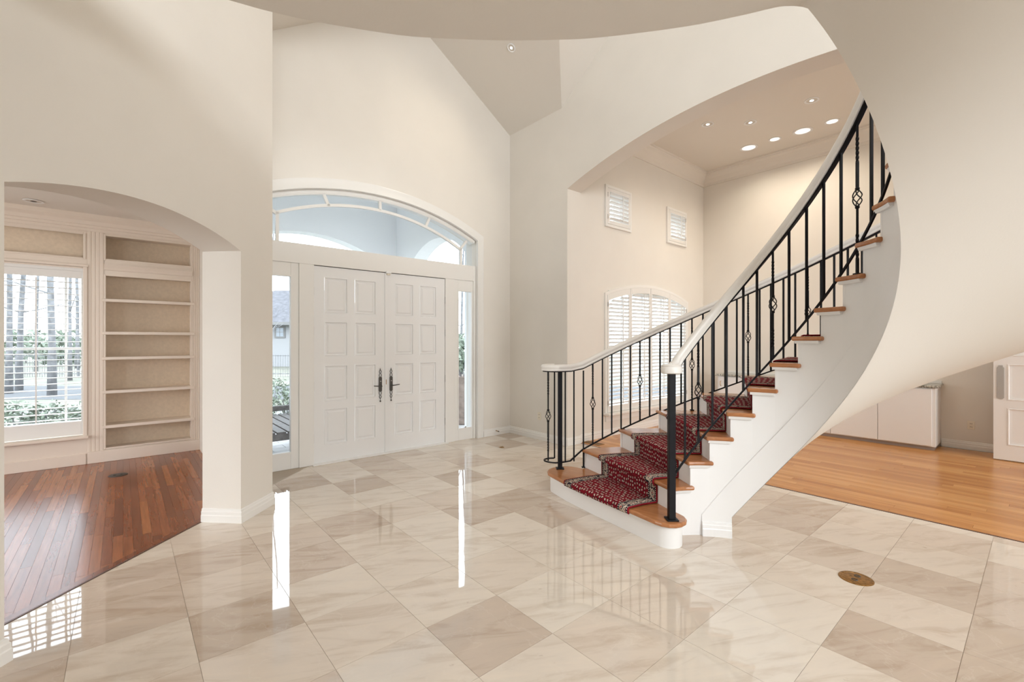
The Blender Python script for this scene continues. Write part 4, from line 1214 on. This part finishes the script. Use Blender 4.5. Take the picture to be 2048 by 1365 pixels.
# ------------------------------------------------------------------ recessed lights
def downlight(label, loc, r, lit, power, group, normal=None, spot=True, cat='ceiling light', color=(1.0, 0.87, 0.70)):
    t = thing('recessed_light', label, cat, loc, 0.0, group)
    if normal is not None:
        t.rotation_euler = (-Vector(normal)).to_track_quat('Z', 'Y').to_euler() if False else Vector(normal).to_track_quat('-Z', 'Y').to_euler()
    MB().lathe([(r * 0.74, 0.006), (r * 0.74, -0.002), (r * 0.92, -0.006), (r, -0.004), (r, 0.002)], 28).build('trim_ring', M['white'], t, smooth=40)
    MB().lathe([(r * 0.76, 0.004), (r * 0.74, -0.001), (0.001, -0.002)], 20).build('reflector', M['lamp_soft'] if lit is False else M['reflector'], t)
    if lit: MB().lathe([(r * 0.27, 0.002), (r * 0.25, -0.004), (0.001, -0.006)], 16).build('lens', M['lamp'], t)
    elif lit is None: MB().lathe([(r * 0.30, 0.002), (r * 0.30, -0.003), (0.001, -0.004)], 16).build('lens', M['darkslot'], t)
    if power:
        d = bpy.data.lights.new('bulb', 'SPOT'); d.energy = power; d.color = color; d.spot_size = math.radians(150); d.spot_blend = 1.0; d.shadow_soft_size = 0.05
        o = bpy.data.objects.new('bulb', d); link(o, t); o.location = (0, 0, -0.03)
    return t
zc = 4.838
G_ = 'recessed lights of the dining room ceiling'
downlight('small lit recessed light nearest the window corner of the dining ceiling', uv(6.84, 3.37, zc), 0.09, True, 25, G_)
downlight('small lit recessed light second from the arch edge in the dining ceiling', uv(7.28, 2.92, zc), 0.09, True, 25, G_)
downlight('small recessed light on the dining ceiling, topmost in the photo', uv(7.26, 2.10, zc), 0.09, True, 25, G_)
downlight('small round recessed light beside the stair handrail in the dining ceiling', uv(8.19, 2.10, zc), 0.10, False, 20, G_)
downlight('large round recessed light between two small ones, nearer the stair handrail', uv(8.21, 2.50, zc), 0.14, False, 29, G_)
downlight('small round recessed light between the two large ones in the dining ceiling', uv(8.19, 2.90, zc), 0.095, False, 20, G_)
downlight('large round recessed light lowest in the photo, nearest the dining crown moulding', uv(8.21, 3.32, zc), 0.14, False, 29, G_)
downlight('round recessed light in the library ceiling', uv(-0.75, 7.20, 3.034), 0.085, None, 0, None)
nrm = uv(-0.65, 0, -1.0).normalized()
downlight('single bright recessed light on the sloping foyer ceiling above the entry', uv(3.95, 4.64, zr + 0.65 * (4.82 - 3.95) - 0.006), 0.06, True, 35, None, normal=nrm)

# ------------------------------------------------------------------ porch and outdoors
struct(MB().box(0.87, 5.6, 5.98, 9.3, -0.16, -0.062).build('porch_floor', M['grout'], **H))
pv = bpy.data.objects['porch_floor']
pm = MB().box(-0.197, 0.197, -0.097, 0.097, -0.03, 0.0).mesh('paver', M['paver'])
for i in range(11):
    for j in range(16):
        place(pm, 'paver', pv, (1.2 + 0.4 * i + (0.2 if j % 2 else 0), 6.08 + 0.2 * j, -0.05))
ST = M['stucco']
a1 = arc_pts(2.67, 3.55, 2.6, 1.35, 3.99, 20)
poly = [(3.99, -0.1), (4.74, -0.1), (4.74, 4.7), (0.6, 4.7), (0.6, -0.1), (1.35, -0.1)] + a1
struct(MB().prism_y(poly, 9.0, 9.3).build('wall_porch_front', ST, **H), 'white porch wall with an arched opening')
a2 = arc_pts(7.42, 3.42, 1.4, 6.45, 8.39, 16)
poly = [(8.39, -0.1), (9.1, -0.1), (9.1, 4.7), (5.98, 4.7), (5.98, -0.1), (6.45, -0.1)] + a2
struct(MB().prism_x(poly, 4.44, 4.74).build('wall_porch_right', ST, **H), 'white porch side wall with an arched opening')
struct(MB().prism_x(poly, 0.88, 1.00).build('wall_porch_left', ST, **H))
struct(MB().box(0.5, 4.8, 5.98, 9.3, 4.55, 4.7).build('ceiling_porch', ST, **H))

# bench on the porch
be = thing('porch_bench', 'weathered grey slatted wooden bench on the porch, seen through the left sidelight', 'bench', uv(1.56, 6.90, -0.08), A0)
for i in range(8):
    MB().box(-0.50 + 0.125 * i, -0.50 + 0.125 * i + 0.105, -0.78, 0.78, 0.43, 0.455).build('slat', M['bench'], be, bevel=0.004)
for y in (-0.79, 0.75): MB().box(-0.52, 0.52, y, y + 0.04, 0.35, 0.43).build('apron', M['bench'], be)
for x in (-0.50, 0.44):
    for y in (-0.77, 0.70): MB().box(x, x + 0.06, y, y + 0.06, 0.0, 0.42).build('leg', M['bench'], be)
MB().box(-0.52, 0.52, 0.76, 0.82, 0.50, 0.58).build('end_rail', M['bench'], be, bevel=0.01)
for x in (-0.48, 0.42): MB().box(x, x + 0.05, 0.77, 0.81, 0.42, 0.52).build('end_post', M['bench'], be)

# urn outside the porch arch
t = thing('garden_urn', 'brown clay urn standing on the porch, seen through the right sidelight', 'urn', uv(4.85, 7.10, -0.05), A0)
MB().lathe([(0.16, 0.0), (0.17, 0.05), (0.11, 0.10), (0.12, 0.14), (0.24, 0.32), (0.30, 0.55), (0.28, 0.75), (0.22, 0.84), (0.26, 0.88), (0.25, 0.90), (0.20, 0.88), (0.001, 0.82)], 24).build('pot', M['terracotta'], t, smooth=True)
mb = MB()
for i in range(7):
    a = i * 0.9
    mb.tube([(0, 0, 0.8), (0.12 * math.cos(a), 0.12 * math.sin(a), 1.0), (0.32 * math.cos(a), 0.32 * math.sin(a), 0.95 + 0.05 * i)], 0.008, 5)
mb.build('dry_stem', M['bark'], t)

# ground
gr = MB(); gr.box(-90, 60, -8, 110, -0.36, -0.24)
struct(gr.build('ground', M['lawn']), 'pale winter lawn in front of the house')
def strip(name, d0, d1, m, z, label):
    struct(MB().box(-70, 40, d0, d1, z, z + 0.02).build(name, m), label)
strip('road', 13.5, 17.5, M['asphalt'], -0.25, 'grey road across the lawn')
strip('path', 10.6, 11.8, M['concrete'], -0.245, 'pale garden path')
def tree(name, label, x, y, h, r, seed, group, lean=0.0, depth=3, leaves=False):
    rnd = random.Random(seed)
    t = thing(name, label, 'tree', (x, y, -0.25), 0, group)
    mb = MB(); n = 8
    pts = [(lean * h * (i / n) ** 1.3 + 0.10 * r * rnd.uniform(-1, 1) * i, 0.10 * r * rnd.uniform(-1, 1) * i, h * i / n) for i in range(n + 1)]
    rad = [r * (1.25 if i == 0 else 1.0) * (1 - 0.72 * i / n) for i in range(n + 1)]
    mb.tube(pts, rad, 10); mb.build('trunk', M['bark'], t, smooth=True)
    br = MB()
    def grow(p, d, L, rr, lev):
        q = p + d * L * 0.5 + Vector((rnd.uniform(-.1, .1), rnd.uniform(-.1, .1), rnd.uniform(0, .1))) * L
        e = p + d * L + Vector((rnd.uniform(-.1, .1), rnd.uniform(-.1, .1), rnd.uniform(-.05, .15))) * L
        br.tube([p, q, e], [rr, rr * 0.7, rr * 0.4], 5, cap=False)
        if lev > 0:
            for b in range(3):
                base = p + (e - p) * rnd.uniform(0.4, 1.0)
                nd_ = (d + Vector((rnd.uniform(-1, 1), rnd.uniform(-1, 1), rnd.uniform(-0.3, 0.7))) * 0.8).normalized()
                grow(base, nd_, L * rnd.uniform(0.5, 0.75), rr * 0.5, lev - 1)
    for i in range(9):
        k = rnd.uniform(0.3, 0.97); p = Vector(pts[int(k * n)])
        a = rnd.uniform(0, 2 * PI)
        grow(p, Vector((math.cos(a), math.sin(a), rnd.uniform(0.15, 0.8))).normalized(), h * rnd.uniform(0.10, 0.19), r * 0.34 * (1.2 - k), depth - 1)
    br.build('branches', M['bark'], t)
    return t
def shrub(label, x, y, z, rx, rz_, n, seed, group=None, size=0.05):
    rnd = random.Random(seed)
    t = thing('evergreen_shrub', label, 'shrub', (x, y, z), 0, group)
    mb = MB()
    for i in range(n):
        a, b, c = rnd.uniform(0, 2 * PI), math.acos(rnd.uniform(-0.5, 1)), rnd.uniform(0.55, 1)
        p = Vector((math.cos(a) * math.sin(b) * rx * c, math.sin(a) * math.sin(b) * rx * c, (math.cos(b) * c + 0.5) * rz_ / 1.5))
        d = Vector((rnd.uniform(-1, 1), rnd.uniform(-1, 1), rnd.uniform(-.4, 1))).normalized()
        s = d.cross(Vector((rnd.uniform(-1, 1), rnd.uniform(-1, 1), 0.3))).normalized()
        k = size * rnd.uniform(0.6, 1.3)
        mb.add([p, p + d * k + s * k * 0.4, p + d * 2 * k, p + d * k - s * k * 0.4], [(0, 1, 2, 3)])
    o = mb.build('foliage', M['leaf'], t, recalc=False); o['kind'] = 'stuff'
    mb = MB()
    for i in range(4):
        a = i * 1.6; mb.tube([(0, 0, 0), (0.3 * rx * math.cos(a), 0.3 * rx * math.sin(a), rz_ * 0.7)], [0.02, 0.008], 5)
    mb.build('stem', M['bark'], t)
    return t
def at(px, d): return ((px - 1024) / 910.0 * d, d)
GT = 'bare trees on the lawn'
for i, (px, d, h, r, ln_, lab) in enumerate(((18, 15, 12, 0.085, 0.01, 'bare leaning tree trunk at the left edge of the library window'), (38, 16, 11, 0.09, 0.05, 'bare tree with a leaning trunk left of the tilt rod in the library window'),
        (104, 14.5, 13, 0.10, -0.01, 'thickest bare tree trunk, right of the middle of the library window'), (140, 20, 12, 0.07, 0.0, 'thin bare tree near the right side of the library window'),
        (72, 26, 13, 0.08, 0.02, 'bare tree far back, behind the tilt rod of the library window'), (155, 29, 12, 0.11, 0.0, 'farthest bare tree at the right edge of the library window'),
        (533, 17, 8, 0.05, 0.05, 'bare tree in front of the neighbouring house, through the left sidelight'), (922, 24, 10, 0.08, 0.02, 'bare tree seen through the right sidelight'))):
    x, y = at(px, d); tree('bare_tree', lab, x, y, h, r, 11 + i, GT, ln_)
for i, (px, d, z, rx, rz_, lab) in enumerate(((34, 8.4, -0.25, 0.34, 0.62, 'low green shrub under the library window, on the left'), (100, 8.7, -0.25, 0.34, 0.60, 'low green shrub under the library window, right of the tilt rod'), (166, 8.3, -0.25, 0.30, 0.66, 'low green shrub at the right edge of the library window'),
        (572, 10.2, -0.25, 0.6, 0.65, 'green shrub behind the porch bench'), (546, 12.0, -0.25, 0.6, 0.8, 'dark green shrub at the left edge of the left sidelight'))):
    x, y = at(px, d); shrub(lab, x, y, z, rx, rz_, 420, 31 + i, 'shrubs along the front of the house')
for i, (px, d, rx, rz_, lab) in enumerate(((52, 36, 1.6, 2.6, 'green bush far across the lawn, left in the library window'), (138, 32, 1.5, 2.4, 'green bush far across the lawn, right in the library window'), (922, 22, 1.3, 2.2, 'green bush across the lawn in the right sidelight'))):
    x, y = at(px, d); shrub(lab, x, y, -0.25, rx, rz_, 700, 51 + i, 'bushes across the lawn', 0.22)

# fence along the far side of the lawn
fe = thing('iron_fence', 'low dark iron fence across the far lawn', 'fence', (0, 22.0, -0.25))
mb = MB()
for i in range(150):
    x = -28 + 0.12 * i; mb.box(x, x + 0.012, -0.006, 0.006, 0.0, 1.08)
o = mb.build('picket', M['bark'], fe); o['kind'] = 'stuff'
for z in (0.15, 1.02): MB().box(-28, -10, -0.01, 0.01, z, z + 0.035).build('fence_rail', M['bark'], fe)
for x in (-27, -24, -21, -18, -15, -12.4): MB().box(x, x + 0.07, -0.03, 0.03, 0.0, 1.15).build('fence_post', M['bark'], fe)

# neighbouring house
hx, hy = at(556, 31)
hs = thing('neighbouring_house', 'pale grey sided house with a hip roof across the lawn', 'house', (hx, hy, -0.25))
MB().box(-5.2, 5.5, 0, 7, 0, 3.0).build('wall', M['siding'], hs)
mb = MB(); z0_, z1_ = 3.0, 5.6
mb.add([(-5.9, -0.7, z0_), (6.2, -0.7, z0_), (6.2, 7.7, z0_), (-5.9, 7.7, z0_), (-2.0, 3.5, z1_), (2.3, 3.5, z1_)], [(0, 1, 5, 4), (1, 2, 5), (2, 3, 4, 5), (3, 0, 4), (0, 3, 2, 1)])
mb.build('roof', M['shingle'], hs)
MB().box(-5.9, 6.2, -0.72, -0.62, 2.82, 3.02).build('fascia', M['concrete'], hs)
for wx in (0.15, -2.6, 3.0):
    w_ = MB().box(wx - 0.36, wx + 0.36, -0.05, 0.02, 1.95, 2.75).build('window', M['concrete'], hs)
    MB().box(wx - 0.24, wx + 0.24, -0.06, -0.04, 2.06, 2.64).build('pane', M['darkglass'], w_)
    MB().box(wx - 0.015, wx + 0.015, -0.065, -0.04, 2.06, 2.64).box(wx - 0.24, wx + 0.24, -0.065, -0.04, 2.335, 2.365).build('muntin', M['concrete'], w_)
